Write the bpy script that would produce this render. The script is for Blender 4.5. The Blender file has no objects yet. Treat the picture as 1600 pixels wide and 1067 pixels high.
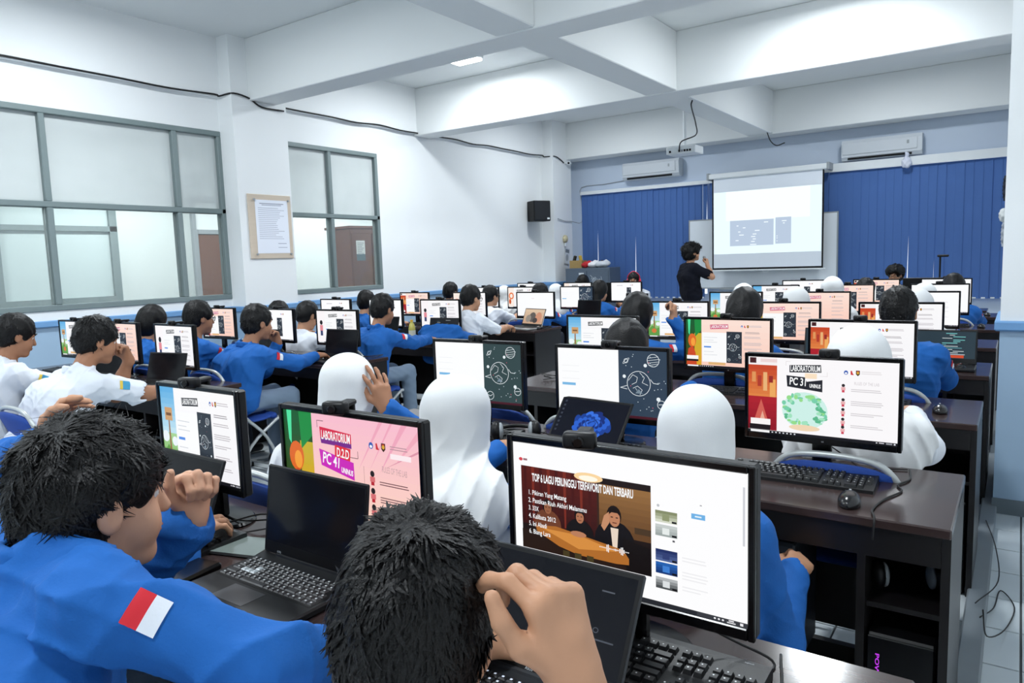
import bpy, bmesh, math, random
import numpy as np
from mathutils import Vector, Matrix

# ------------------------------------------------------------------ camera, world, exposure
sc = bpy.context.scene
COL = sc.collection
CAM_H = 1.48
F_PX, YAW, PITCH, ROLL = 1128.65, math.radians(35.19), math.radians(6.31), math.radians(-1.9)
fw = Vector((-math.sin(YAW)*math.cos(PITCH), math.cos(YAW)*math.cos(PITCH), -math.sin(PITCH)))
r0 = fw.cross(Vector((0, 0, 1))).normalized()
u0 = r0.cross(fw)
rt = r0*math.cos(ROLL) + u0*math.sin(ROLL)
up = -r0*math.sin(ROLL) + u0*math.cos(ROLL)
cam_d = bpy.data.cameras.new('camera')
cam_d.sensor_width = 36.0
cam_d.lens = F_PX/1600*36.0
cam_d.clip_start = 0.05
cam = bpy.data.objects.new('camera', cam_d)
COL.objects.link(cam)
cam.matrix_world = Matrix(((rt.x, up.x, -fw.x, 0), (rt.y, up.y, -fw.y, 0), (rt.z, up.z, -fw.z, CAM_H), (0, 0, 0, 1)))
sc.camera = cam
sc.view_settings.view_transform = 'Standard'
sc.view_settings.look = 'None'
sc.view_settings.exposure = 0.0
sc.view_settings.gamma = 1.0
sc.view_settings.use_curve_mapping = False
sc.cycles.use_denoising = True
sc.cycles.max_bounces = 8
sc.cycles.diffuse_bounces = 5
sc.cycles.glossy_bounces = 3
sc.cycles.transparent_max_bounces = 12
sc.cycles.caustics_reflective = False
sc.cycles.caustics_refractive = False
world = bpy.data.worlds.new('sky')
sc.world = world
world.use_nodes = True
bg = world.node_tree.nodes['Background']
bg.inputs[0].default_value = (0.86, 0.93, 1.0, 1)
bg.inputs[1].default_value = 1.6
LAMP_W = 73.0
LAMPS = [(-5.65, 7.15), (-1.5, 7.15), (-5.65, 3.0), (-1.5, 3.0), (-5.65, 10.2), (-1.5, 10.2), (-5.65, -0.4), (-1.5, -0.4)]

random.seed(7)
RNG = np.random.default_rng(7)

# ------------------------------------------------------------------ helpers: materials
def s2l(c):
    return tuple(((v/255)/12.92 if v/255 <= 0.04045 else (((v/255)+0.055)/1.055)**2.4) for v in c)

MATS = {}
def mat(name, rgb, rough=0.6, metal=0.0, var=0.06, scale=12.0, bump=0.0, bscale=60.0, spec=0.5, stretch=None):
    """principled material with a procedural colour variation and relief"""
    if name in MATS: return MATS[name]
    m = bpy.data.materials.new(name); m.use_nodes = True
    nt = m.node_tree; b = nt.nodes['Principled BSDF']
    c = s2l(rgb)
    b.inputs['Roughness'].default_value = rough
    b.inputs['Metallic'].default_value = metal
    b.inputs['Specular IOR Level'].default_value = spec
    tc = nt.nodes.new('ShaderNodeTexCoord')
    src = tc.outputs['Object']
    if stretch:
        mp = nt.nodes.new('ShaderNodeMapping'); mp.inputs['Scale'].default_value = stretch
        nt.links.new(src, mp.inputs[0]); src = mp.outputs[0]
    n = nt.nodes.new('ShaderNodeTexNoise'); n.inputs['Scale'].default_value = scale; n.inputs['Detail'].default_value = 3
    nt.links.new(src, n.inputs['Vector'])
    mx = nt.nodes.new('ShaderNodeMix'); mx.data_type = 'RGBA'
    mx.inputs[6].default_value = tuple(v*(1-var) for v in c)+(1,)
    mx.inputs[7].default_value = tuple(min(1, v*(1+var)) for v in c)+(1,)
    nt.links.new(n.outputs[0], mx.inputs[0]); nt.links.new(mx.outputs[2], b.inputs['Base Color'])
    if bump:
        n2 = nt.nodes.new('ShaderNodeTexNoise'); n2.inputs['Scale'].default_value = bscale; n2.inputs['Detail'].default_value = 4
        nt.links.new(src, n2.inputs['Vector'])
        bp = nt.nodes.new('ShaderNodeBump'); bp.inputs['Strength'].default_value = bump; bp.inputs['Distance'].default_value = 0.01
        nt.links.new(n2.outputs[0], bp.inputs['Height']); nt.links.new(bp.outputs[0], b.inputs['Normal'])
    MATS[name] = m
    return m

def emat(name, rgb, strength):
    m = bpy.data.materials.new(name); m.use_nodes = True
    b = m.node_tree.nodes['Principled BSDF']
    b.inputs['Base Color'].default_value = s2l(rgb)+(1,)
    b.inputs['Emission Color'].default_value = s2l(rgb)+(1,)
    b.inputs['Emission Strength'].default_value = strength
    MATS[name] = m
    return m

def screen_mat(name, strength, rough=0.35):
    m = bpy.data.materials.new(name); m.use_nodes = True
    nt = m.node_tree; b = nt.nodes['Principled BSDF']
    a = nt.nodes.new('ShaderNodeAttribute'); a.attribute_name = 'col'
    b.inputs['Base Color'].default_value = (0.004, 0.004, 0.005, 1)
    b.inputs['Specular IOR Level'].default_value = 0.15
    b.inputs['Roughness'].default_value = rough
    nt.links.new(a.outputs['Color'], b.inputs['Emission Color'])
    b.inputs['Emission Strength'].default_value = strength
    MATS[name] = m
    return m

def print_mat(name, rough=0.6):
    m = bpy.data.materials.new(name); m.use_nodes = True
    nt = m.node_tree; b = nt.nodes['Principled BSDF']
    a = nt.nodes.new('ShaderNodeAttribute'); a.attribute_name = 'col'
    b.inputs['Roughness'].default_value = rough
    nt.links.new(a.outputs['Color'], b.inputs['Base Color'])
    MATS[name] = m
    return m

def glass_mat(name, tint, frost):
    m = bpy.data.materials.new(name); m.use_nodes = True
    nt = m.node_tree; nt.nodes.clear()
    out = nt.nodes.new('ShaderNodeOutputMaterial')
    tr = nt.nodes.new('ShaderNodeBsdfTransparent'); tr.inputs[0].default_value = tint+(1,)
    gl = nt.nodes.new('ShaderNodeBsdfGlossy'); gl.inputs['Roughness'].default_value = 0.03
    df = nt.nodes.new('ShaderNodeBsdfDiffuse'); df.inputs[0].default_value = (0.76, 0.80, 0.80, 1)
    nz = nt.nodes.new('ShaderNodeTexNoise'); nz.inputs['Scale'].default_value = 2.0
    mr = nt.nodes.new('ShaderNodeMapRange'); mr.inputs[3].default_value = frost*0.9; mr.inputs[4].default_value = min(1, frost*1.1)
    nt.links.new(nz.outputs[0], mr.inputs[0])
    m1 = nt.nodes.new('ShaderNodeMixShader'); nt.links.new(mr.outputs[0], m1.inputs[0])
    nt.links.new(tr.outputs[0], m1.inputs[1]); nt.links.new(df.outputs[0], m1.inputs[2])
    fr = nt.nodes.new('ShaderNodeFresnel'); fr.inputs[0].default_value = 1.3
    m2 = nt.nodes.new('ShaderNodeMixShader'); nt.links.new(fr.outputs[0], m2.inputs[0])
    nt.links.new(m1.outputs[0], m2.inputs[1]); nt.links.new(gl.outputs[0], m2.inputs[2])
    nt.links.new(m2.outputs[0], out.inputs[0])
    MATS[name] = m
    return m

# ------------------------------------------------------------------ helpers: meshes and objects
class MB:
    """collects shapes for ONE mesh"""
    def __init__(s): s.bm = bmesh.new()
    def box(s, c, d, bev=0.0, rot=None, seg=1):
        r = bmesh.ops.create_cube(s.bm, size=1.0)
        vs = r['verts']
        for v in vs: v.co = Vector((v.co.x*d[0], v.co.y*d[1], v.co.z*d[2]))
        if bev > 0:
            es = list({e for v in vs for e in v.link_edges})
            rb = bmesh.ops.bevel(s.bm, geom=es, offset=bev, segments=seg, affect='EDGES', profile=0.5)
            vs = list({v for f in rb['faces'] for v in f.verts} | {v for v in vs if v.is_valid})
        M = Matrix.Translation(c) @ (rot.to_4x4() if rot is not None else Matrix.Identity(4))
        for v in vs: v.co = M @ v.co
        return s
    def bx(s, x0, x1, y0, y1, z0, z1, bev=0.0, seg=1):
        return s.box(((x0+x1)/2, (y0+y1)/2, (z0+z1)/2), (abs(x1-x0), abs(y1-y0), abs(z1-z0)), bev, None, seg)
    def tube(s, pts, r, n=8, caps=True):
        pts = [Vector(p) for p in pts]
        rs = r if isinstance(r, (list, tuple)) else [r]*len(pts)
        rings = []; prev = None
        for i, p in enumerate(pts):
            t = (pts[min(i+1, len(pts)-1)] - pts[max(i-1, 0)])
            if t.length < 1e-9: t = Vector((0, 0, 1))
            t.normalize()
            if prev is None:
                a = Vector((0, 0, 1)) if abs(t.z) < 0.9 else Vector((1, 0, 0))
                prev = t.cross(a).normalized()
            else:
                prev = (prev - t*prev.dot(t)).normalized()
            b = t.cross(prev)
            rings.append([s.bm.verts.new(p + (prev*math.cos(2*math.pi*k/n) + b*math.sin(2*math.pi*k/n))*rs[i]) for k in range(n)])
        for i in range(len(rings)-1):
            for k in range(n):
                s.bm.faces.new((rings[i][k], rings[i][(k+1) % n], rings[i+1][(k+1) % n], rings[i+1][k]))
        if caps:
            s.bm.faces.new(rings[0][::-1]); s.bm.faces.new(rings[-1])
        return s
    def lathe(s, prof, c=(0, 0, 0), n=16, rot=None):
        rings = []
        M = Matrix.Translation(c) @ (rot.to_4x4() if rot is not None else Matrix.Identity(4))
        for r, z in prof:
            rings.append([s.bm.verts.new(M @ Vector((r*math.cos(2*math.pi*k/n), r*math.sin(2*math.pi*k/n), z))) for k in range(n)])
        for i in range(len(rings)-1):
            for k in range(n):
                s.bm.faces.new((rings[i][k], rings[i][(k+1) % n], rings[i+1][(k+1) % n], rings[i+1][k]))
        s.bm.faces.new(rings[0][::-1]); s.bm.faces.new(rings[-1])
        return s
    def prism(s, pts, axis, a0, a1):
        """polygon extruded along axis (0,1,2); pts are the two other coordinates in order"""
        def mk(p, a):
            q = list(p); q.insert(axis, a); return s.bm.verts.new(q)
        A = [mk(p, a0) for p in pts]; B = [mk(p, a1) for p in pts]
        n = len(pts)
        for k in range(n): s.bm.faces.new((A[k], A[(k+1) % n], B[(k+1) % n], B[k]))
        s.bm.faces.new(A[::-1]); s.bm.faces.new(B)
        return s
    def ell(s, c, r, n=12, m=8):
        res = bmesh.ops.create_uvsphere(s.bm, u_segments=n, v_segments=m, radius=1.0)
        for v in res['verts']: v.co = Vector((c[0]+v.co.x*r[0], c[1]+v.co.y*r[1], c[2]+v.co.z*r[2]))
        return s
    def mesh(s, name, m, smooth=False):
        bmesh.ops.recalc_face_normals(s.bm, faces=s.bm.faces[:])
        me = bpy.data.meshes.new(name); s.bm.to_mesh(me); s.bm.free()
        me.materials.append(m)
        if smooth:
            me.polygons.foreach_set('use_smooth', [True]*len(me.polygons))
        return me
    def build(s, name, m, parent=None, smooth=False, loc=(0, 0, 0), rot=(0, 0, 0)):
        return obj(name, s.mesh(name, m, smooth), parent, loc, rot)

def obj(name, me, parent=None, loc=(0, 0, 0), rot=(0, 0, 0)):
    o = bpy.data.objects.new(name, me); COL.objects.link(o)
    o.parent = parent; o.location = loc; o.rotation_euler = rot
    return o

def tag(o, label=None, cat=None, group=None, kind=None):
    if label: o['label'] = label
    if cat: o['category'] = cat
    if group: o['group'] = group
    if kind: o['kind'] = kind
    return o

def thing(name, label, cat, loc=(0, 0, 0), rz=0.0, group=None):
    o = obj(name, None, None, loc, (0, 0, rz))
    return tag(o, label, cat, group)

CACHE = {}
def cached(key, fn):
    if key not in CACHE: CACHE[key] = fn()
    return CACHE[key]

def bez(pts, n=6):
    """smooth path through points (Catmull-Rom)"""
    P = [Vector(p) for p in pts]
    P = [P[0]*2-P[1]] + P + [P[-1]*2-P[-2]]
    out = []
    for i in range(1, len(P)-2):
        for k in range(n):
            t = k/n
            out.append(0.5*((2*P[i]) + (P[i+1]-P[i-1])*t + (2*P[i-1]-5*P[i]+4*P[i+1]-P[i+2])*t*t + (3*P[i]-P[i-1]-3*P[i+1]+P[i+2])*t**3))
    out.append(P[-2])
    return out

def np_mesh(name, V, Fq, m, smooth=True):
    me = bpy.data.meshes.new(name)
    nv, nf, k = len(V), len(Fq), Fq.shape[1]
    me.vertices.add(nv); me.vertices.foreach_set('co', np.ascontiguousarray(V, dtype=np.float32).ravel())
    me.loops.add(nf*k); me.loops.foreach_set('vertex_index', np.ascontiguousarray(Fq, dtype=np.int32).ravel())
    me.polygons.add(nf)
    me.polygons.foreach_set('loop_start', np.arange(0, nf*k, k, dtype=np.int32))
    me.polygons.foreach_set('loop_total', np.full(nf, k, dtype=np.int32))
    me.update(calc_edges=True)
    if smooth: me.polygons.foreach_set('use_smooth', np.ones(nf, dtype=bool))
    me.materials.append(m)
    return me

# ------------------------------------------------------------------ helpers: smooth solid modelling on a grid
class SDF:
    def __init__(s): s.ops = []; s.disp = None
    def cone(s, a, b, r1, r2=None, k=0.02, sub=False, flat=None):
        s.ops.append(('c', np.array(a, float), np.array(b, float), r1, r1 if r2 is None else r2, k, sub, flat)); return s
    def ell(s, c, r, k=0.02, sub=False, R=None):
        s.ops.append(('e', np.array(c, float), np.array(r, float), R, 0, k, sub, None)); return s
    @staticmethod
    def _d(op, X, Y, Z):
        if op[0] == 'c':
            a, b, r1, r2 = op[1:5]
            f = op[7]
            px, py, pz = X-a[0], Y-a[1], Z-a[2]
            ba = b-a; L = float(ba@ba)+1e-12
            h = np.clip((px*ba[0]+py*ba[1]+pz*ba[2])/L, 0, 1)
            dx, dy, dz = px-ba[0]*h, py-ba[1]*h, pz-ba[2]*h
            if f is not None: dy = dy/f
            return np.sqrt(dx*dx+dy*dy+dz*dz) - (r1+(r2-r1)*h)
        c, r, R = op[1:4]
        px, py, pz = X-c[0], Y-c[1], Z-c[2]
        if R is not None:
            px, py, pz = (R[0, 0]*px+R[1, 0]*py+R[2, 0]*pz, R[0, 1]*px+R[1, 1]*py+R[2, 1]*pz, R[0, 2]*px+R[1, 2]*py+R[2, 2]*pz)
        k0 = np.sqrt((px/r[0])**2+(py/r[1])**2+(pz/r[2])**2)
        k1 = np.sqrt((px/r[0]**2)**2+(py/r[1]**2)**2+(pz/r[2]**2)**2)+1e-9
        return k0*(k0-1)/k1
    @staticmethod
    def _box(op):
        if op[0] == 'c':
            r = max(op[3], op[4])*max(1.0, op[7] or 1.0)
            return np.minimum(op[1], op[2])-r, np.maximum(op[1], op[2])+r
        r = op[2].max() if op[3] is not None else op[2]
        return op[1]-r, op[1]+r
    def at(s, P):
        X, Y, Z = P[:, 0], P[:, 1], P[:, 2]
        D = np.full(len(P), 1.0)
        for op in s.ops: D = s._mix(D, s._d(op, X, Y, Z), op)
        return D
    @staticmethod
    def _mix(D, d, op):
        k = op[5]
        if op[6]: d = -d; h = np.maximum(k-np.abs(D-d), 0)/k; return np.maximum(D, d)+h*h*k*0.25
        h = np.maximum(k-np.abs(D-d), 0)/k
        return np.minimum(D, d)-h*h*k*0.25
    def mesh(s, name, m, res=0.01):
        lo = np.full(3, 1e9); hi = -lo
        for op in s.ops:
            if op[6]: continue
            a, b = s._box(op); lo = np.minimum(lo, a); hi = np.maximum(hi, b)
        pad = 0.02+2*res
        lo -= pad; hi += pad
        n = np.ceil((hi-lo)/res).astype(int)+1
        ax = [(lo[i]+np.arange(n[i])*res).astype(np.float32) for i in range(3)]
        D = np.full(n, 0.5, dtype=np.float32)
        for op in s.ops:
            a, b = s._box(op)
            mg = op[5]+0.025+2*res
            i0 = np.clip(np.floor((a-mg-lo)/res).astype(int), 0, n); i1 = np.clip(np.ceil((b+mg-lo)/res).astype(int)+1, 0, n)
            if (i1 <= i0).any(): continue
            sl = tuple(slice(i0[i], i1[i]) for i in range(3))
            d = s._d(op, ax[0][sl[0], None, None], ax[1][None, sl[1], None], ax[2][None, None, sl[2]])
            D[sl] = s._mix(D[sl], d, op)
        if s.disp is not None:
            I = np.argwhere(np.abs(D) < 0.035)
            P = lo+I*res
            D[I[:, 0], I[:, 1], I[:, 2]] += s.disp(P).astype(np.float32)
        V, Q = nets(D, lo, res)
        me = np_mesh(name, V, Q, m)
        return me

OFF = np.array([(i, j, k) for i in (0, 1) for j in (0, 1) for k in (0, 1)])
EDG = [(a, b) for a in range(8) for b in range(a+1, 8) if np.abs(OFF[a]-OFF[b]).sum() == 1]
def nets(D, lo, res):
    S = D < 0
    c = np.zeros(np.array(D.shape)-1, dtype=np.int8)
    for o in OFF: c += S[o[0]:o[0]+c.shape[0], o[1]:o[1]+c.shape[1], o[2]:o[2]+c.shape[2]]
    act = (c > 0) & (c < 8)
    I = np.argwhere(act)
    vals = np.stack([D[I[:, 0]+o[0], I[:, 1]+o[1], I[:, 2]+o[2]] for o in OFF], 1)
    acc = np.zeros((len(I), 3)); cnt = np.zeros(len(I))
    for a, b in EDG:
        v0, v1 = vals[:, a], vals[:, b]
        x = (v0 < 0) != (v1 < 0)
        t = np.where(x, v0/np.where(x, v0-v1, 1), 0)
        acc += np.where(x[:, None], OFF[a]+(OFF[b]-OFF[a])*t[:, None], 0); cnt += x
    V = lo+(I+acc/cnt[:, None])*res
    idv = np.full(act.shape, -1, dtype=np.int32); idv[I[:, 0], I[:, 1], I[:, 2]] = np.arange(len(I))
    Fs = []
    for ax in range(3):
        u, v = (ax+1) % 3, (ax+2) % 3
        sl0 = [slice(1, -1)]*3; sl1 = [slice(1, -1)]*3
        sl0[ax] = slice(0, -1); sl1[ax] = slice(1, None)
        A, B = S[tuple(sl0)], S[tuple(sl1)]
        E = np.argwhere(A != B)
        ins = A[E[:, 0], E[:, 1], E[:, 2]]
        E = E.copy(); E[:, u] += 1; E[:, v] += 1
        q = []
        for du, dv in ((-1, -1), (0, -1), (0, 0), (-1, 0)):
            G = E.copy(); G[:, u] += du; G[:, v] += dv
            q.append(idv[G[:, 0], G[:, 1], G[:, 2]])
        Q = np.stack(q, 1)
        Q[~ins] = Q[~ins][:, ::-1]
        Fs.append(Q)
    Q = np.concatenate(Fs)
    return V, Q[(Q >= 0).all(1)]

# ------------------------------------------------------------------ helpers: flat print (screens, papers)
def text_polys(s, bold=0.0):
    cu = bpy.data.curves.new('t', 'FONT'); cu.body = s; cu.size = 1.0; cu.offset = bold; cu.resolution_u = 3; cu.fill_mode = 'FRONT'
    o = bpy.data.objects.new('t', cu); COL.objects.link(o)
    dg = bpy.context.evaluated_depsgraph_get(); dg.update()
    me = o.evaluated_get(dg).to_mesh()
    V = [(v.co.x, v.co.y) for v in me.vertices]; Fc = [tuple(p.vertices) for p in me.polygons]
    o.evaluated_get(dg).to_mesh_clear()
    bpy.data.objects.remove(o); bpy.data.curves.remove(cu)
    return V, Fc

class Canvas:
    """flat picture, pixel coordinates with y down, W x H; built as one thin layered mesh in the XZ plane facing -Y"""
    def __init__(s, W, H): s.W, s.H = W, H; s.V = []; s.F = []; s.C = []; s.L = 0; s.lock = False
    def _add(s, V, Fs, col):
        b = len(s.V); s.L += 0 if s.lock else 1
        s.V += [(min(max(x, 0), s.W), min(max(y, 0), s.H), s.L) for x, y in V]
        c = s2l(col)
        for f in Fs: s.F.append(tuple(b+i for i in f)); s.C.append(c)
    def rect(s, x0, y0, x1, y1, col): s._add([(x0, y0), (x1, y0), (x1, y1), (x0, y1)], [(0, 1, 2, 3)], col)
    def grad(s, x0, y0, x1, y1, c0, c1, n=10, horiz=False):
        s.L += 1; s.lock = True
        for i in range(n):
            t = (i+0.5)/n; c = [a+(b-a)*t for a, b in zip(c0, c1)]
            if horiz: s.rect(x0+(x1-x0)*i/n, y0, x0+(x1-x0)*(i+1)/n, y1, c)
            else: s.rect(x0, y0+(y1-y0)*i/n, x1, y0+(y1-y0)*(i+1)/n, c)
        s.lock = False
    def poly(s, P, col): s._add(P, [tuple(range(len(P)))], col)
    def ell(s, cx, cy, rx, ry, col, n=20, rot=0.0):
        s.poly([(cx+rx*math.cos(a)*math.cos(rot)-ry*math.sin(a)*math.sin(rot), cy+rx*math.cos(a)*math.sin(rot)+ry*math.sin(a)*math.cos(rot)) for a in [2*math.pi*k/n for k in range(n)]], col)
    def line(s, P, w, col, closed=False):
        Q = list(P)+([P[0]] if closed else [])
        for (x0, y0), (x1, y1) in zip(Q[:-1], Q[1:]):
            L = math.hypot(x1-x0, y1-y0) or 1
            nx, ny = -(y1-y0)/L*w/2, (x1-x0)/L*w/2
            s._add([(x0+nx, y0+ny), (x1+nx, y1+ny), (x1-nx, y1-ny), (x0-nx, y0-ny)], [(0, 1, 2, 3)], col)
            if not s.lock: s.L -= 1
        if not s.lock: s.L += 1
    def ring(s, cx, cy, rx, ry, w, col, n=24, rot=0.0):
        s.line([(cx+rx*math.cos(a)*math.cos(rot)-ry*math.sin(a)*math.sin(rot), cy+rx*math.cos(a)*math.sin(rot)+ry*math.sin(a)*math.cos(rot)) for a in [2*math.pi*k/n for k in range(n)]], w, col, True)
    def text(s, t, x, y, h, col, bold=0.0, sx=1.0, width=None, rot=0.0):
        """baseline-left at x,y; h = cap height"""
        V, Fc = cached(('txt', t, bold), lambda: text_polys(t, bold))
        if not V: return
        k = h/0.70
        wid = max(v[0] for v in V)
        if width: sx = width/(wid*k)
        cr, sr = math.cos(rot), math.sin(rot)
        P = [((vx*k*sx)*cr+(vy*k)*sr, (vx*k*sx)*sr-(vy*k)*cr) for vx, vy in V]
        s._add([(x+a, y+b) for a, b in P], Fc, col)
    def mesh(s, name, w, h, m, step=0.00003):
        V = [((x/s.W-0.5)*w, -l*step, (0.5-y/s.H)*h) for x, y, l in s.V]
        me = bpy.data.meshes.new(name); me.from_pydata(V, [], s.F)
        at = me.color_attributes.new('col', 'FLOAT_COLOR', 'CORNER')
        cols = []
        for f, c in zip(s.F, s.C): cols += [c[0], c[1], c[2], 1.0]*len(f)
        at.data.foreach_set('color', cols)
        me.materials.append(m)
        return me
# ------------------------------------------------------------------ materials
M_WALL = mat('white_wall_paint', (235, 238, 239), 0.75, var=0.012, scale=1.5, bump=0.05, bscale=90)
M_CEIL = mat('white_ceiling_paint', (228, 231, 231), 0.85, var=0.012, scale=1.2)
M_BACKWALL = mat('pale_blue_wall_paint', (196, 208, 224), 0.75, var=0.015, scale=1.5)
M_DADO = mat('pale_blue_dado_paint', (158, 184, 208), 0.55, var=0.02, scale=2)
M_RAIL = mat('blue_rail_paint', (112, 158, 205), 0.5, var=0.03)
M_FRAME = mat('grey_frame_paint', (118, 132, 133), 0.5, var=0.03)
M_PLINTH = mat('grey_plinth', (104, 116, 124), 0.6)
M_TILE = mat('white_glazed_tile', (206, 214, 218), 0.18, var=0.05, scale=4)
M_GROUT = mat('dark_grout', (84, 88, 92), 0.9)
M_CHANNEL = mat('grey_channel', (128, 136, 142), 0.5)
M_BLIND = mat('blue_blind_fabric', (70, 106, 168), 0.8, var=0.03, bump=0.1, bscale=300)
M_WHITEP = mat('white_plastic', (226, 230, 232), 0.45, var=0.02)
M_GREYP = mat('grey_plastic', (150, 156, 160), 0.5, var=0.03)
M_BLACK = mat('black_plastic', (11, 11, 13), 0.42, var=0.1, spec=0.3)
M_BLACKG = mat('glossy_black_plastic', (7, 7, 9), 0.2, var=0.05, spec=0.3)
M_RUBBER = mat('black_cable_rubber', (14, 14, 16), 0.55)
M_WOOD = mat('brown_wood', (104, 58, 36), 0.5, var=0.25, scale=6, stretch=(6, 6, 0.8))
M_BOARDW = mat('pale_plywood', (205, 190, 172), 0.6, var=0.08, scale=5, stretch=(1, 1, 5))
M_PAPER = print_mat('printed_paper', 0.7)
M_SCREEN = screen_mat('lit_screen', 1.0)
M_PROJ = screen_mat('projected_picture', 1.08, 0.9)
M_DARKSCREEN = screen_mat('dim_screen', 1.0, 0.12)
M_LED = emat('lamp_diffuser', (250, 253, 255), 14.0)
M_PANE = glass_mat('clear_pane', (0.93, 0.96, 0.95), 0.10)
M_FROST = glass_mat('frosted_pane', (0.86, 0.9, 0.9), 0.62)

XW, XR, Y0, YB, ZC = -7.3, 0.5, -2.6, 12.4, 4.0
ZB = 3.34            # underside of the beams
RAIL = 1.05

# ------------------------------------------------------------------ floor
floor = MB().bx(-10.6, XR+0.2, Y0-0.2, YB+0.2, -0.12, -0.006).build('floor', M_GROUT); tag(floor, kind='structure')
tile_me = MB().box((0, 0, -0.003), (0.292, 0.292, 0.012), 0.002).mesh('tile', M_TILE)
tiles = []
for i in range(-26, 2):
    for j in range(-18, 32):
        tx, ty = 0.052+0.3*i+0.15, 2.934+0.3*j+0.15
        if tx-0.15 < XW or tx+0.15 > XR+0.1 or ty < Y0 or ty > YB: continue
        d = Vector((tx, ty, -CAM_H)); w = d.dot(fw)
        sc_ = 0.0
        if w > 0.4:
            px, py = 800+F_PX*d.dot(rt)/w, 533.5-F_PX*d.dot(up)/w
            if -40 < px < 1640 and py < 1110:
                sc_ = 1.0/w**2
                if -2.45 < tx < -0.25: sc_ *= 0.35
                if tx < -4.2: sc_ *= 0.35
        tiles.append((sc_, tx, ty))
tiles.sort(reverse=True)
for s_, tx, ty in tiles[:300]: obj('tile', tile_me, floor, (tx, ty, 0))
mb = MB()
for s_, tx, ty in tiles[300:]: mb.bx(tx-0.146, tx+0.146, ty-0.146, ty+0.146, -0.009, 0.003)
tag(mb.build('tile_field', M_TILE, floor), kind='stuff')

# ------------------------------------------------------------------ walls
W1 = (0.6, 4.89); W2 = (5.35, 7.27); WZ = (1.165, 3.01)
mb = MB()
mb.bx(XW-0.15, XW, Y0, YB, RAIL, WZ[0]).bx(XW-0.15, XW, Y0, YB, WZ[1], ZC)
mb.bx(XW-0.15, XW, Y0, W1[0], WZ[0], WZ[1]).bx(XW-0.15, XW, W1[1], W2[0], WZ[0], WZ[1]).bx(XW-0.15, XW, W2[1], YB, WZ[0], WZ[1])
mb.bx(XW, XW+0.06, Y0, YB, 3.37, ZC)
wall_left = mb.build('wall_left', M_WALL); tag(wall_left, kind='structure')
MB().bx(XW-0.15, XW, Y0, YB, 0, RAIL).build('dado', M_DADO, wall_left)
MB().bx(XW, XW+0.03, Y0, 4.88, RAIL-0.03, RAIL+0.03, 0.008).bx(XW, XW+0.03, 5.59, 11.45, RAIL-0.03, RAIL+0.03, 0.008).build('chair_rail', M_RAIL, wall_left)
for ya, yb in ((4.88, 5.59), (11.45, 12.1)):
    pl = MB().bx(XW, XW+0.26, ya, yb, 0, ZC).build('pillar', M_WALL, wall_left)
    MB().bx(XW, XW+0.268, ya-0.008, yb+0.008, 0, RAIL).build('pillar_dado', M_DADO, pl)
    MB().bx(XW, XW+0.285, ya-0.025, yb+0.025, RAIL-0.03, RAIL+0.03, 0.008).build('pillar_rail', M_RAIL, pl)

BW = [(-6.9, -4.5), (-2.35, 0.2)]
mb = MB()
mb.bx(XW-0.15, XR+0.15, YB, YB+0.15, 0, 0.8).bx(XW-0.15, XR+0.15, YB, YB+0.15, 2.68, ZC)
mb.bx(XW-0.15, BW[0][0], YB, YB+0.15, 0.8, 2.68).bx(BW[0][1], BW[1][0], YB, YB+0.15, 0.8, 2.68).bx(BW[1][1], XR+0.15, YB, YB+0.15, 0.8, 2.68)
wall_back = mb.build('wall_back', M_BACKWALL); tag(wall_back, kind='structure')
tag(MB().bx(XR, XR+0.15, Y0, YB, 0, ZC).build('wall_right', M_WALL), kind='structure')
tag(MB().bx(XW-0.15, XR+0.15, Y0-0.15, Y0, 0, ZC).build('wall_rear', M_WALL), kind='structure')
pr = MB().bx(-0.08, XR, 4.7, 5.4, RAIL, ZC).build('trim_1', M_WALL); tag(pr, kind='structure')
MB().bx(-0.08, XR, 4.7, 5.4, 0.09, RAIL).build('pillar_dado', M_DADO, pr)
MB().bx(-0.105, XR, 4.675, 5.425, RAIL-0.03, RAIL+0.025, 0.008).build('pillar_rail', M_RAIL, pr)
MB().bx(-0.085, XR, 4.695, 5.405, 0, 0.09).build('pillar_plinth', M_PLINTH, pr)
ch = MB().bx(-0.135, -0.06, Y0, 12.3, 0.003, 0.045, 0.006).build('trim_2', M_CHANNEL); tag(ch, kind='structure')

# ------------------------------------------------------------------ ceiling with beams
ceiling = MB().bx(XW-0.15, XR+0.15, Y0-0.15, YB+0.15, ZC, ZC+0.15).build('ceiling', M_CEIL); tag(ceiling, kind='structure')
for ya, yb in ((1.0, 1.35), (5.1, 5.45), (8.05, 8.4), (11.95, 12.35)):
    MB().bx(XW, XR, ya, yb, ZB, ZC, 0.008).build('cross_beam', M_CEIL, ceiling)
for ya, yb in ((Y0, 1.0), (1.35, 5.1), (5.45, 8.05), (8.4, 11.95)):
    MB().bx(-3.66, -3.27, ya, yb, ZB+0.01, ZC, 0.008).build('long_beam', M_CEIL, ceiling)

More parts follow.
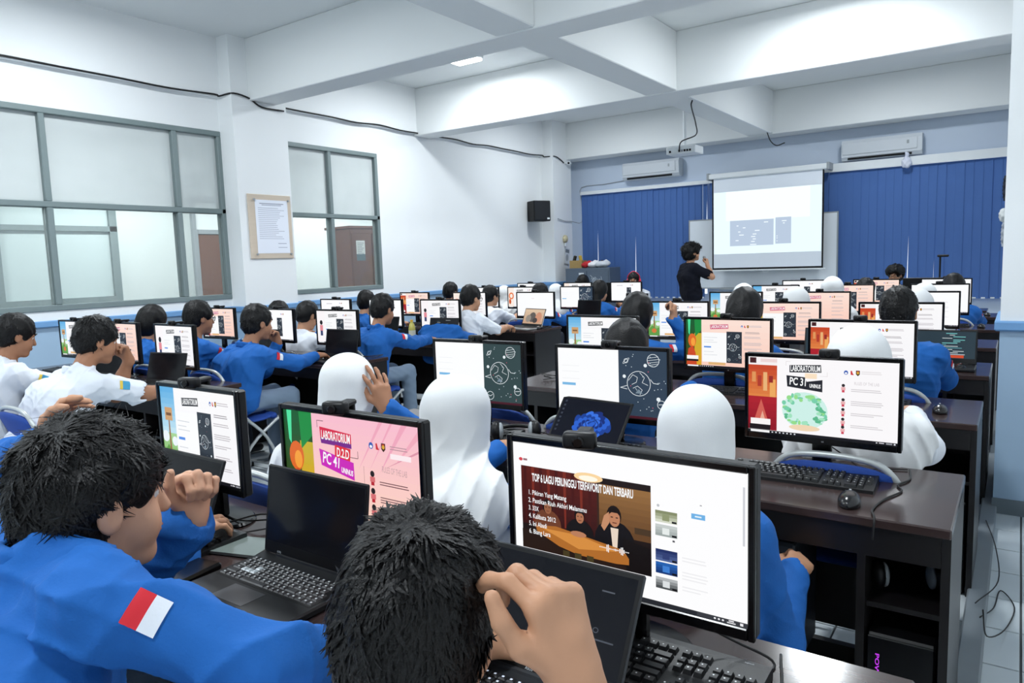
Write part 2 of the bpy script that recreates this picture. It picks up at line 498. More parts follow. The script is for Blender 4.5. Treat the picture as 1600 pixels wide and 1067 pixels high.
# ------------------------------------------------------------------ windows in the left wall
def window(n, ya, yb, mull, cols_frost):
    w = tag(obj('window_%d' % n, None), kind='structure')
    b = 0.055
    def bar(y0, y1, z0, z1): MB().bx(XW-0.10, XW+0.012, y0, y1, z0, z1, 0.006).build('frame_bar', M_FRAME, w)
    bar(ya, yb, WZ[0], WZ[0]+b); bar(ya, yb, WZ[1]-b, WZ[1]); bar(ya, yb, 2.14-b/2, 2.14+b/2)
    bar(ya, ya+b, WZ[0]+b, WZ[1]-b); bar(yb-b, yb, WZ[0]+b, WZ[1]-b)
    ys = [ya+b]+[v for m_ in mull for v in (m_-b/2, m_+b/2)]+[yb-b]
    for m_ in mull:
        bar(m_-b/2, m_+b/2, WZ[0]+b, 2.14-b/2); bar(m_-b/2, m_+b/2, 2.14+b/2, WZ[1]-b)
    for k in range(0, len(ys), 2):
        for z0, z1, mm in ((WZ[0]+b, 2.14-b/2, M_PANE), (2.14+b/2, WZ[1]-b, M_FROST)):
            MB().bx(XW-0.048, XW-0.042, ys[k], ys[k+1], z0, z1).build('pane', mm, w)
window(1, W1[0], W1[1], (1.85, 3.08, 4.34), 0)
window(2, W2[0], W2[1], (6.42,), 0)

# the corridor behind those windows
mb = MB().bx(-10.4, -10.3, Y0, 13.5, 0, 3.4)
cw = mb.build('wall_corridor', mat('corridor_paint', (214, 220, 218), 0.8, var=0.02, scale=1)); tag(cw, kind='structure')
tag(MB().bx(-10.4, XW-0.15, Y0, 13.5, 3.4, 3.5).build('trim_3', M_CEIL), kind='structure')
tag(MB().bx(-10.3, XW-0.15, 13.4, 13.5, 0, 3.4).build('wall_corridor_end', M_WALL), kind='structure')
tag(MB().bx(-10.3, XW-0.15, Y0-0.1, Y0, 0, 3.4).build('wall_corridor_start', M_WALL), kind='structure')
w3 = tag(obj('window_3', None), kind='structure')
for y0, y1, z0, z1 in ((1.2, 5.15, 1.12, 1.19), (1.2, 5.15, 2.4, 2.47), (1.2, 5.15, 2.07, 2.14), (1.2, 1.28, 1.19, 2.4), (3.62, 3.72, 1.19, 2.4), (5.05, 5.15, 1.19, 2.4)):
    MB().bx(-10.3, -10.24, y0, y1, z0, z1).build('frame_bar', M_FRAME, w3)
for y0, y1 in ((1.28, 3.62), (3.72, 5.05)):
    for z0, z1 in ((1.19, 2.07), (2.14, 2.4)):
        MB().bx(-10.295, -10.285, y0, y1, z0, z1).build('pane', mat('corridor_window_film', (196, 208, 208), 0.2, var=0.03), w3)
d1 = tag(obj('door_1', None), kind='structure')
MB().bx(-10.3, -10.25, 6.35, 7.15, 0, 2.05, 0.01).build('door_leaf', M_WOOD, d1)
for y0, y1, z0, z1 in ((6.27, 6.35, 0, 2.12), (7.15, 7.23, 0, 2.12), (6.35, 7.15, 2.05, 2.12), (6.27, 7.23, 2.55, 2.62), (6.27, 6.33, 2.12, 2.55), (7.17, 7.23, 2.12, 2.55)):
    MB().bx(-10.3, -10.23, y0, y1, z0, z1, 0.005).build('door_frame', M_GREYP, d1)
MB().bx(-10.29, -10.28, 6.33, 7.17, 2.12, 2.55).build('transom_pane', mat('transom_light', (236, 240, 240), 0.3), d1)
MB().bx(-10.25, -10.243, 6.95, 7.1, 1.45, 1.85).build('door_sign', mat('dark_sign', (60, 62, 66), 0.5), d1)

# wooden cupboard in the corridor, seen through the small window
cb = thing('cupboard', 'dark brown wooden cupboard with a pasted notice behind the small window', 'cupboard', (-8.45, 7.95, 0), -0.12)
MB().bx(-0.3, 0.3, -0.38, 0.38, 0, 2.05, 0.01).build('carcass', M_WOOD, cb)
for s in (-1, 1): MB().bx(0.3, 0.318, s*0.19-0.18, s*0.19+0.18, 0.08, 1.98, 0.006).build('door_panel', M_WOOD, cb)
MB().bx(-0.33, 0.33, -0.41, 0.41, 2.05, 2.09, 0.006).build('top_moulding', M_WOOD, cb)
c = Canvas(100, 140); c.rect(0, 0, 100, 140, (226, 228, 224))
for k in range(7): c.rect(12, 16+k*12, 88-(k % 3)*12, 20+k*12, (120, 124, 128))
c.rect(0, 95, 100, 140, (86, 110, 116))
obj('pasted_notice', c.mesh('pasted_notice', 0.16, 0.3, M_PAPER), cb, (0.322, -0.22, 1.72), (0, 0, math.pi/2))
li = bpy.data.lights.new('added_corridor_lamp', 'AREA'); li.energy = 88; li.shape = 'RECTANGLE'; li.size = 0.3; li.size_y = 1.2; li.color = (0.95, 0.98, 1)  # unseen lamps added to brighten the corridor behind the panes
for k, yy in enumerate((1.5, 5.0, 8.5, 12.0)):
    t = thing('added_corridor_light', 'added slim white corridor light, '+('first', 'second', 'third', 'fourth')[k]+' from the rear wall', 'ceiling light', (-8.9, yy, 3.4), 0, 'added corridor lights')
    MB().bx(-0.12, 0.12, -0.62, 0.62, -0.05, 0, 0.008).build('housing', M_WHITEP, t)
    MB().bx(-0.1, 0.1, -0.6, 0.6, -0.058, -0.05).build('diffuser', M_LED, t)
    lo = bpy.data.objects.new('added_corridor_lamp', li); COL.objects.link(lo); lo.location = (-8.9, yy, 3.33)

# ------------------------------------------------------------------ ceiling lamps
ld = bpy.data.lights.new('ceiling_lamp_light', 'AREA'); ld.energy = LAMP_W; ld.size = 0.34; ld.color = (0.91, 0.965, 1.0)
def far_light():
    l2 = ld.copy(); l2.energy = LAMP_W*0.65; return l2
names = ['over the window-side desks in the middle bay', 'over the pillar-side desks in the middle bay', 'over the near window-side desks', 'over the near pillar-side desks',
         'over the far window-side desks', 'over the far pillar-side desks', 'at the rear wall, window side', 'at the rear wall, pillar side']
for (lx, ly), nm in zip(LAMPS, names):
    t = thing('ceiling_lamp', 'square white LED ceiling lamp '+nm, 'ceiling lamp', (lx, ly, ZC), 0, 'square LED ceiling lamps')
    MB().bx(-0.19, 0.19, -0.19, 0.19, -0.05, 0, 0.008).build('lamp_frame', M_WHITEP, t)
    MB().bx(-0.18, 0.18, -0.18, 0.18, -0.075, -0.05, 0.01).build('diffuser', M_LED, t)
    lo = bpy.data.objects.new('ceiling_lamp_light', ld if ly < 9 else cached('far_lamp', lambda: far_light())); COL.objects.link(lo); lo.location = (lx, ly, ZC-0.085)

# ------------------------------------------------------------------ back wall: blinds, whiteboard, projection screen, air conditioners
slat_me = MB().box((0, 0, 0), (0.127, 0.0035, 1.96), 0.001).mesh('slat', M_BLIND)
tab_me = MB().box((0, 0, 0), (0.05, 0.008, 0.02)).mesh('slat_weight', M_WHITEP)
def blind(x0, x1, label, gaps):
    t = thing('vertical_blind', label, 'blind', (0, 12.3, 0))
    MB().bx(x0, x1, -0.045, 0.045, 2.70, 2.755, 0.006).build('head_rail', M_WHITEP, t)
    MB().bx(x0, x1, -0.06, -0.052, 2.695, 2.82 if x0 > -3 else 2.745, 0.003).build('pelmet', M_WHITEP, t)
    n = int((x1-x0)/0.112); 
    for k in range(n):
        x = x0+0.06+k*0.112
        if x > x1-0.04: break
        a = -0.07+random.uniform(-0.02, 0.02)
        tilt = 0.0
        if k in gaps: tilt = gaps[k]
        x -= 0.98*tilt
        obj('slat', slat_me, t, (x, random.uniform(-0.004, 0.004), 1.715), (0, tilt, a))
        if k % 1 == 0: obj('slat_weight', tab_me, t, (x, -0.004, 0.745), (0, 0, a))
    MB().tube([(x1-0.1, -0.05, 2.7), (x1-0.1, -0.055, 1.8), (x1-0.11, -0.05, 0.9)], 0.004, 5).build('pull_cord', M_WHITEP, t)
blind(-6.93, -4.42, 'blue vertical blind between the grey cabinet and the projection screen', {2: 0.014, 9: 0.016, 18: 0.008, 21: 0.03})
blind(-2.5, 0.35, 'blue vertical blind right of the projection screen', {3: 0.008, 4: 0.004, 9: 0.014, 12: 0.01})
# the short blind drop above the whiteboard
t = thing('short_blind', 'short drop of blue blind above the whiteboard', 'blind', (0, 12.3, 0))
MB().bx(-4.42, -2.5, -0.06, -0.05, 2.695, 2.745, 0.003).build('pelmet', M_WHITEP, t)
ss = MB().box((0, 0, 0), (0.127, 0.0035, 0.66), 0.001).mesh('slat', M_BLIND)
for k in range(17): obj('slat', ss, t, (-4.36+k*0.112, 0, 2.37), (0, 0, -0.16))
t = thing('whiteboard', 'white board with aluminium frame behind the projection screen', 'whiteboard', (0, 12.22, 0))
MB().bx(-4.74, -2.36, -0.012, 0.012, 0.92, 2.07).build('writing_surface', mat('white_enamel', (226, 232, 238), 0.25, var=0.01), t)
for x0, x1, z0, z1 in ((-4.76, -2.34, 2.07, 2.09), (-4.76, -2.34, 0.9, 0.92), (-4.76, -4.74, 0.92, 2.07), (-2.36, -2.34, 0.92, 2.07)):
    MB().bx(x0, x1, -0.016, 0.016, z0, z1).build('frame_strip', M_GREYP, t)
MB().bx(-4.2, -2.9, -0.07, -0.012, 0.885, 0.9).build('pen_tray', M_GREYP, t)

t = thing('projection_screen', 'pull-down projection screen with black border showing a pale slide', 'screen', (0, 12.02, 0))
SX0, SX1, SZ0, SZ1 = -4.275, -2.515, 1.225, 2.73
MB().bx(SX0-0.06, SX1+0.06, -0.045, 0.045, SZ1, SZ1+0.085, 0.012).build('roller_case', M_WHITEP, t)
for xx in (SX0-0.06, SX1+0.06): MB().bx(xx-0.02, xx+0.02, -0.05, 0.3, SZ1-0.01, SZ1+0.1, 0.004).build('end_bracket', M_GREYP, t)
MB().bx(SX0, SX1, 0.0, 0.004, SZ0, SZ1).build('screen_border', M_BLACK, t)
MB().bx(SX0+0.025, SX1-0.025, -0.003, 0.0, SZ0+0.03, SZ1).build('screen_fabric', mat('screen_fabric', (232, 238, 246), 0.9, var=0.01), t)
MB().tube([(SX0-0.03, 0.002, SZ0-0.012), (SX1+0.03, 0.002, SZ0-0.012)], 0.013, 8).build('weight_bar', M_WHITEP, t)
MB().tube(bez([(-3.44, 0, SZ0-0.02), (-3.42, 0, SZ0-0.05), (-3.39, 0, SZ0-0.055), (-3.36, 0, SZ0-0.05), (-3.34, 0, SZ0-0.02)]), 0.004, 5).build('pull_handle', M_WHITEP, t)
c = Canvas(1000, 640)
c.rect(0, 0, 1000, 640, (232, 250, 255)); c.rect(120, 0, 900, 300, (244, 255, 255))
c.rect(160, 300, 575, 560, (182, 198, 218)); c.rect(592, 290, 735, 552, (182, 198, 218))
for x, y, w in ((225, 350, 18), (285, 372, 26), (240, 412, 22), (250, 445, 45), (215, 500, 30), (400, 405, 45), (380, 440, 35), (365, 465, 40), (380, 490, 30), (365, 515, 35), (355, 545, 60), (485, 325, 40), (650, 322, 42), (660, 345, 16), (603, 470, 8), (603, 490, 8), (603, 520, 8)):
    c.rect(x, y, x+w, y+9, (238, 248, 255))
obj('projected_slide', c.mesh('projected_slide', 1.70, 1.02, M_PROJ), t, (-3.395, -0.004, 1.995))  # slide glows by itself in place of the projector's beam

M_AC = mat('shaded_white_plastic', (196, 202, 208), 0.5, var=0.02)  # white plastic, its colour greyed to stand for the beam's shade
def air_con(x, z, label):
    t = thing('air_conditioner', label, 'air conditioner', (x, YB, z))
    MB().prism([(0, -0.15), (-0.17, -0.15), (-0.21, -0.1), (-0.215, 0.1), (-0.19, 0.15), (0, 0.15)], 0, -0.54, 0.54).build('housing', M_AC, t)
    MB().box((-0.02, -0.2, -0.125), (0.86, 0.03, 0.028), 0.003, Matrix.Rotation(0.5, 3, 'X')).build('outlet_slot', M_BLACK, t)
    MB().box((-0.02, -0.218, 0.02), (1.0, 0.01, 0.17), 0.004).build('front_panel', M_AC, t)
    MB().box((0.36, -0.225, 0.04), (0.03, 0.004, 0.05), 0.002).build('indicator', M_GREYP, t)
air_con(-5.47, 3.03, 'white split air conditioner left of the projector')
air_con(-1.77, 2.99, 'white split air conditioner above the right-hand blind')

# projector hanging from the cross beam, with its cables
t = thing('projector', 'white ceiling projector hanging on a pole above the teacher', 'projector', (-4.03, 10.2, 0))
MB().bx(-0.22, 0.22, -0.16, 0.16, 2.93, 3.04, 0.015, 2).build('case', M_WHITEP, t)
for k, xx in enumerate((-0.16, -0.02, 0.02, 0.06, 0.10, 0.14)): MB().bx(xx-0.014, xx+0.014, -0.164, -0.158, 2.955, 2.985).build('socket', M_BLACK if k != 2 else M_GREYP, t)
MB().lathe([(0.04, 0), (0.04, 0.02), (0.03, 0.03)], (-0.08, 0.16, 2.985), 14, Matrix.Rotation(-math.pi/2, 3, 'X')).build('lens', M_BLACKG, t)
MB().tube([(0, 0, 3.04), (0, 0, ZC)], 0.022, 10).build('pole', M_WHITEP, t)
MB().bx(-0.07, 0.07, -0.07, 0.07, 3.04, 3.06).build('mount_plate', M_WHITEP, t)
MB().lathe([(0.06, 0), (0.06, 0.02)], (0, 0, ZC-0.021), 12).build('ceiling_flange', M_WHITEP, t)
o = MB().tube(bez([(-3.30, 8.6, 3.33), (-3.35, 8.7, 3.28), (-3.6, 9.5, 3.22), (-3.75, 9.9, 3.14), (-4.0, 10.0, 3.09), (-4.05, 10.03, 2.97)], 8), 0.009, 6).build('projector_cable', M_RUBBER, None, True)
tag(o, 'black cable drooping from the beam to the projector', 'cable')
o = MB().tube(bez([(-3.29, 11.7, 3.34), (-3.27, 11.82, 3.22), (-3.2, 11.9, 3.15), (-3.08, 11.92, 3.18)], 8), 0.008, 6).build('beam_cable', M_RUBBER, None, True)
tag(o, 'short black cable hanging at the far end of the beam', 'cable')
o = MB().bx(-3.29, -3.26, 8.45, 11.8, 3.335, 3.352, 0.004).build('cable_trunking', M_WHITEP)
tag(o, 'white cable trunking along the edge of the long beam', 'trunking')
for ya, yb, nm, z in ((Y0+0.2, 4.8, 'above the large window', 3.375), (5.62, 11.4, 'above the small window', 3.375)):
    pts = [(XW+0.075, ya+(yb-ya)*k/14, z+0.008*math.sin(k*1.9)+0.006*math.cos(k*3.1)) for k in range(15)]
    if yb < 5: pts += [(XW+0.10, 4.84, 3.37), (XW+0.275, 4.9, 3.385), (XW+0.275, 5.1, 3.36), (XW+0.275, 5.25, 3.29), (XW+0.275, 5.55, 3.29)]
    else: pts += [(XW+0.1, 11.42, 3.36), (XW+0.275, 11.5, 3.36), (XW+0.275, 11.7, 3.32), (XW+0.275, 11.82, 3.27)]
    o = MB().tube(bez(pts, 4), 0.010, 6).build('wall_cable', M_RUBBER, None, True)
    tag(o, 'dark cable bundle running along the wall '+nm, 'cable')
t = thing('security_camera', 'small white security camera on the far wall pillar', 'camera', (XW+0.26, 11.88, 3.27), 0.3)
MB().box((0.03, 0, 0.0), (0.06, 0.03, 0.03), 0.004).build('bracket', M_WHITEP, t)
MB().lathe([(0.028, -0.06), (0.032, -0.05), (0.032, 0.05), (0.028, 0.06)], (0.09, 0, -0.01), 12, Matrix.Rotation(math.pi/2, 3, 'X')).build('camera_body', M_WHITEP, t, True)
MB().lathe([(0.02, 0), (0.02, 0.008)], (0.09, -0.06, -0.01), 12, Matrix.Rotation(math.pi/2, 3, 'X')).build('lens', M_BLACKG, t)

# loudspeaker on the wall
t = thing('wall_speaker', 'black loudspeaker box on the white wall near the far corner', 'speaker', (XW+0.02, 11.15, 2.36), -0.5)
MB().bx(0.06, 0.32, -0.17, 0.17, -0.18, 0.18, 0.012).build('cabinet', M_BLACK, t)
MB().bx(0.32, 0.328, -0.155, 0.155, -0.165, 0.165, 0.004).build('grille', mat('speaker_grille', (24, 28, 34), 0.8, bump=0.4, bscale=400), t)
MB().bx(-0.0, 0.06, -0.03, 0.03, -0.05, 0.05).build('wall_bracket', M_BLACK, t)
MB().bx(0.329, 0.331, 0.09, 0.14, -0.15, -0.12).build('badge', M_WHITEP, t)

# framed notice on the pillar
t = thing('notice_frame', 'white printed notice framed on pale plywood, hung on the pillar', 'notice', (XW+0.262, 5.27, 1.965), math.pi/2)
MB().bx(-0.29, 0.29, -0.012, 0, -0.36, 0.36, 0.004).build('backing_board', M_BOARDW, t)
c = Canvas(300, 420); c.rect(0, 0, 300, 420, (232, 236, 246))
c.lock = True; c.L += 1
c.rect(40, 26, 262, 32, (130, 134, 150)); c.rect(60, 38, 240, 43, (140, 144, 160))
for k in range(17): c.rect(24, 62+k*15, 24+random.randint(150, 250), 66+k*15, (168, 172, 188))
c.rect(190, 340, 270, 345, (150, 154, 170)); c.rect(190, 372, 275, 376, (150, 154, 170))
c.lock = False
obj('printed_sheet', c.mesh('printed_sheet', 0.44, 0.6, M_PAPER), t, (0.02, -0.014, 0.0))
for sx in (-0.21, 0.25):
    for sz in (-0.31, 0.3): MB().lathe([(0.012, 0), (0.012, 0.014)], (sx, -0.014, sz), 8, Matrix.Rotation(math.pi/2, 3, 'X')).build('standoff', M_GREYP, t)

# small things on the far wall and the cabinet
t = thing('wall_bell', 'round cream bell fixed on the far corner pillar', 'bell', (XW+0.27, 11.8, 1.87))
MB().lathe([(0.075, 0), (0.07, 0.03), (0.04, 0.05)], (0, 0, 0), 14, Matrix.Rotation(math.pi/2, 3, 'Y')).build('gong', mat('cream_metal', (206, 196, 160), 0.4), t, True)
MB().bx(0, 0.03, -0.03, 0.03, -0.14, -0.075, 0.005).build('clapper_box', M_WHITEP, t)
c = Canvas(60, 100); c.rect(0, 0, 60, 100, (214, 218, 222)); c.rect(6, 8, 54, 30, (120, 128, 136)); c.ell(30, 60, 16, 22, (160, 166, 172))
t = thing('wall_leaflet', 'small grey leaflet hanging below the round bell', 'leaflet', (XW+0.275, 11.86, 1.55), math.pi/2)
obj('leaflet_print', c.mesh('leaflet_print', 0.17, 0.3, M_PAPER), t, (0, -0.003, 0), (0, 0.15, 0))
MB().box((0, 0.001, 0), (0.17, 0.002, 0.3), 0, Matrix.Rotation(0.15, 3, 'Y')).build('leaflet_backing', M_WHITEP, t)
o = MB().tube(bez([(XW+0.28, 11.55, 2.24), (XW+0.28, 11.8, 2.2), (XW+0.28, 12.05, 2.2), (-6.98, 12.385, 2.2), (-6.98, 12.385, 2.6), (-6.98, 12.385, 2.85), (-6.5, 12.385, 2.87), (-6.05, 12.385, 2.9)], 3), 0.007, 5).build('speaker_wire', M_GREYP)
tag(o, 'thin grey wire running from the loudspeaker up the corner', 'wire')

M_STEEL = mat('grey_steel', (92, 104, 118), 0.45, 0.3, var=0.05)
t = thing('filing_cabinet', 'grey steel cabinet with chalk scribbles in the far corner', 'cabinet', (-6.42, 11.75, 0), 0.06)
MB().bx(-0.44, 0.44, -0.24, 0.24, 0, 1.32, 0.008).build('cabinet_body', M_STEEL, t)
for s in (-1, 1):
    d = MB().bx(s*0.215-0.205, s*0.215+0.205, -0.256, -0.24, 0.05, 1.27, 0.004).build('cabinet_door', M_STEEL, t)
    MB().bx(s*0.04-0.012, s*0.04+0.012, -0.27, -0.256, 0.62, 0.74, 0.003).build('door_handle', M_GREYP, d)
c = Canvas(100, 100)
for k in range(9): c.line([(10+k*9, 20+(k*37) % 50), (22+k*8, 30+(k*53) % 50), (18+k*8, 44+(k*29) % 40)], 2.5, (190, 198, 206))
obj('chalk_scribble', c.mesh('chalk_scribble', 0.34, 0.3, M_PAPER), t, (0.2, -0.258, 1.1))
MB().bx(-0.16, -0.06, -0.26, -0.256, 1.2, 1.235).build('name_plate', M_WHITEP, t)
t = thing('cardboard_box', 'open cardboard box on the grey steel cabinet', 'box', (-6.72, 11.75, 1.32), 0.2)
for x0, x1, y0, y1 in ((-0.12, -0.112, -0.15, 0.15), (0.112, 0.12, -0.15, 0.15), (-0.112, 0.112, -0.15, -0.142), (-0.112, 0.112, 0.142, 0.15)):
    MB().bx(x0, x1, y0, y1, 0, 0.14).build('side_panel', mat('cardboard', (168, 140, 88), 0.8), t)
MB().bx(-0.112, 0.112, -0.142, 0.142, 0, 0.006).build('bottom_panel', MATS['cardboard'], t)
for k, (xx, yy, cc, nm) in enumerate(((-6.78, 11.7, (40, 36, 30), 'dark'), (-6.68, 11.78, (214, 176, 60), 'yellow'))):
    o = MB().box((xx, yy, 1.45), (0.05, 0.05, 0.2), 0.008, Matrix.Rotation(0.3-0.5*k, 3, 'Y')).build('marker_bundle', mat('bundle_'+nm, cc, 0.6)); tag(o, nm+' bundle sticking out of the cardboard box', 'bundle')
for k, (xx, yy, rx, cc, nm) in enumerate(((-6.42, 11.7, 0.15, (232, 232, 236), 'white'), (-6.5, 11.66, 0.09, (186, 36, 44), 'red'), (-6.22, 11.72, 0.16, (206, 210, 216), 'pale grey'), (-6.32, 11.8, 0.1, (52, 50, 58), 'black'))):
    q = SDF().ell((0, 0, 0.05), (rx, 0.11, 0.055), 0.02).ell((rx*0.5, 0.02, 0.08), (rx*0.5, 0.06, 0.05), 0.03)
    q.disp = lambda P, k=k: 0.012*np.sin(P[:, 0]*55+k+2*np.sin(P[:, 1]*40))*np.cos(P[:, 1]*48+k)
    o = obj('cloth_bundle', q.mesh('cloth_bundle', mat('cloth_'+nm, cc, 0.85), 0.015), None, (xx, yy, 1.325))
    tag(o, nm+' crumpled bundle on top of the grey steel cabinet', 'bundle')

# hangings by the right pillar
for k, (zz, yy, cc, nm) in enumerate(((1.86, 11.2, (222, 226, 224), 'pale paper rosette'), (1.62, 11.3, (176, 182, 190), 'grey folded pennant'), (2.2, 11.25, (34, 38, 50), 'dark narrow strip'))):
    q = SDF().ell((0, 0, 0), ((0.05, 0.07, 0.09) if k == 0 else (0.02, 0.05, 0.16)), 0.02)
    q.disp = lambda P: 0.01*np.sin(P[:, 2]*70)*np.sin(P[:, 1]*60)
    o = obj('wall_hanging', q.mesh('wall_hanging', mat('hanging_%d' % k, cc, 0.8), 0.012), None, (-0.2, yy, zz))
    tag(o, nm+' hanging at the far right edge of the blind', 'decoration')
t = thing('plastic_bag', 'small white plastic bag tied under the right air conditioner', 'bag', (-1.42, 12.18, 2.775))
q = SDF().ell((0, 0, -0.05), (0.07, 0.05, 0.08), 0.02).cone((0, 0, 0), (0, 0, 0.08), 0.02, 0.03, 0.03); q.disp = lambda P: 0.008*np.sin(P[:, 0]*90)*np.sin(P[:, 2]*70)
obj('bag_body', q.mesh('bag_body', mat('thin_plastic', (214, 218, 232), 0.4), 0.012), t)
# ------------------------------------------------------------------ desks
M_DESK = mat('dark_walnut_laminate', (58, 46, 45), 0.16, var=0.3, scale=7, stretch=(0.6, 6, 6))
M_DESKB = mat('black_brown_board', (20, 17, 18), 0.35, var=0.2, scale=6)
M_TUBE = mat('silver_tube', (186, 190, 190), 0.35, 0.35, var=0.03)
M_SEAT = mat('blue_chair_fabric', (24, 66, 150), 0.75, var=0.08, bump=0.15, bscale=200)
DX = {'R': (-2.51, -0.12), 'L': (-6.5, -4.13)}
ROWS = {'R': [2.109+1.345*(n-2) for n in range(1, 8)], 'L': [2.226+1.345*k for k in range(0, 6)]}
ORD = ['first', 'second', 'third', 'fourth', 'fifth', 'sixth', 'seventh', 'eighth']
BANK = {'R': 'pillar-side block', 'L': 'window-side block'}
def where(bank, row, seat=None):
    s = '%s row of the %s' % (ORD[row], BANK[bank])
    if seat is not None: s += ', '+({'R': ('aisle end', 'middle', 'pillar end'), 'L': ('wall end', 'middle', 'aisle end')}[bank][seat])
    return s
def desk_parts():
    w = DX['R'][1]-DX['R'][0]; d = 0.56
    P = []
    P.append(('desktop', MB().bx(-w/2, w/2, 0, d, 0.722, 0.75, 0.004).mesh('desktop', M_DESK)))
    for x in (-w/2+0.012, -w/2+0.215, w/2-0.215, w/2-0.012, 0): P.append(('side_panel', MB().bx(x-0.011, x+0.011, 0.02, d-0.02, 0.0, 0.722).mesh('side_panel', M_DESKB)))
    P.append(('modesty_panel', MB().bx(-w/2+0.024, w/2-0.024, d-0.045, d-0.027, 0.16, 0.722).mesh('modesty_panel', M_DESKB)))
    P.append(('apron', MB().bx(-w/2+0.024, w/2-0.024, 0.018, 0.036, 0.635, 0.722).mesh('apron', M_DESKB)))
    for x in (-w/2+0.113, w/2-0.113): P.append(('shelf', MB().bx(x-0.089, x+0.089, 0.04, d-0.05, 0.48, 0.495).mesh('shelf', M_DESKB)))
    P.append(('foot_rail', MB().bx(-w/2+0.024, w/2-0.024, d-0.06, d-0.03, 0.04, 0.10).mesh('foot_rail', M_DESKB)))
    return P
for bank in 'RL':
    for r, yf in enumerate(ROWS[bank]):
        x0, x1 = DX[bank]
        t = thing('computer_desk', 'long dark brown laminate desk, '+where(bank, r), 'desk', ((x0+x1)/2, yf, 0.003), 0, 'rows of computer desks')
        t.scale = ((x1-x0)/2.39, 1, 1)
        for nm, me in cached('desk', desk_parts): obj(nm, me, t)

# ------------------------------------------------------------------ chairs
def chair_parts():
    P = []
    arch = []
    for s in (-1, 1):
        pass
    pts = [(-0.2, 0.2, 0.0), (-0.205, 0.06, 0.30), (-0.205, -0.10, 0.47), (-0.205, -0.2, 0.62), (-0.2, -0.23, 0.72), (-0.15, -0.245, 0.79), (-0.07, -0.25, 0.812), (0.07, -0.25, 0.812), (0.15, -0.245, 0.79), (0.2, -0.23, 0.72), (0.205, -0.2, 0.62), (0.205, -0.10, 0.47), (0.205, 0.06, 0.30), (0.2, 0.2, 0.0)]
    P.append(('back_frame', MB().tube(bez(pts, 4), 0.0115, 8).mesh('back_frame', M_TUBE, True)))
    pts = [(-0.18, -0.24, 0.0), (-0.18, -0.05, 0.26), (-0.18, 0.16, 0.405), (-0.16, 0.2, 0.415), (0.16, 0.2, 0.415), (0.18, 0.16, 0.405), (0.18, -0.05, 0.26), (0.18, -0.24, 0.0)]
    P.append(('leg_frame', MB().tube(bez(pts, 4), 0.0115, 8).mesh('leg_frame', M_TUBE, True)))
    P.append(('stretcher', MB().tube([(-0.2, 0.17, 0.06), (0.2, 0.17, 0.06)], 0.008, 6).tube([(-0.18, -0.2, 0.06), (0.18, -0.2, 0.06)], 0.008, 6).mesh('stretcher', M_TUBE)))
    q = SDF().cone((-0.15, -0.14, 0.43), (0.15, -0.14, 0.43), 0.022, k=0.05).cone((-0.15, 0.17, 0.43), (0.15, 0.17, 0.43), 0.022, k=0.05).ell((0, 0.01, 0.433), (0.21, 0.21, 0.024), 0.03)
    P.append(('seat', q.mesh('seat', M_SEAT, 0.012)))
    # curved back pad
    mb = MB(); n = 8; V = [[None]*7 for _ in range(n+1)]; W = [[None]*7 for _ in range(n+1)]
    for i in range(n+1):
        u = -1+2*i/n
        for j in range(7):
            v = j/6
            z = 0.56+0.235*v*(1-0.12*abs(u)**3*v)
            wd = 0.192*(1-0.10*v**3)
            y = -0.165-0.085*v-0.028*(1-u*u)
            V[i][j] = mb.bm.verts.new((u*wd, y-0.008, z)); W[i][j] = mb.bm.verts.new((u*wd, y+0.012, z))
    for i in range(n):
        for j in range(6):
            mb.bm.faces.new((V[i][j], V[i+1][j], V[i+1][j+1], V[i][j+1])); mb.bm.faces.new((W[i][j], W[i][j+1], W[i+1][j+1], W[i+1][j]))
    for i in range(n):
        mb.bm.faces.new((V[i][0], W[i][0], W[i+1][0], V[i+1][0])); mb.bm.faces.new((V[i][6], V[i+1][6], W[i+1][6], W[i][6]))
    for j in range(6):
        mb.bm.faces.new((V[0][j], V[0][j+1], W[0][j+1], W[0][j])); mb.bm.faces.new((V[n][j], W[n][j], W[n][j+1], V[n][j+1]))
    P.append(('backrest', mb.mesh('backrest', M_SEAT, True)))
    foot = MB().lathe([(0.015, 0), (0.015, 0.025), (0.012, 0.03)], n=8).mesh('rubber_foot', M_BLACK)
    for x, y in ((-0.2, 0.2), (0.2, 0.2), (-0.18, -0.24), (0.18, -0.24)): P.append(('rubber_foot', foot, (x, y, 0)))
    return P
def chair(x, y, rz, label):
    t = thing('folding_chair', label, 'chair', (x, y, 0.004), rz, 'blue folding chairs')
    for p in cached('chair', chair_parts): obj(p[0], p[1], t, p[2] if len(p) > 2 else (0, 0, 0))

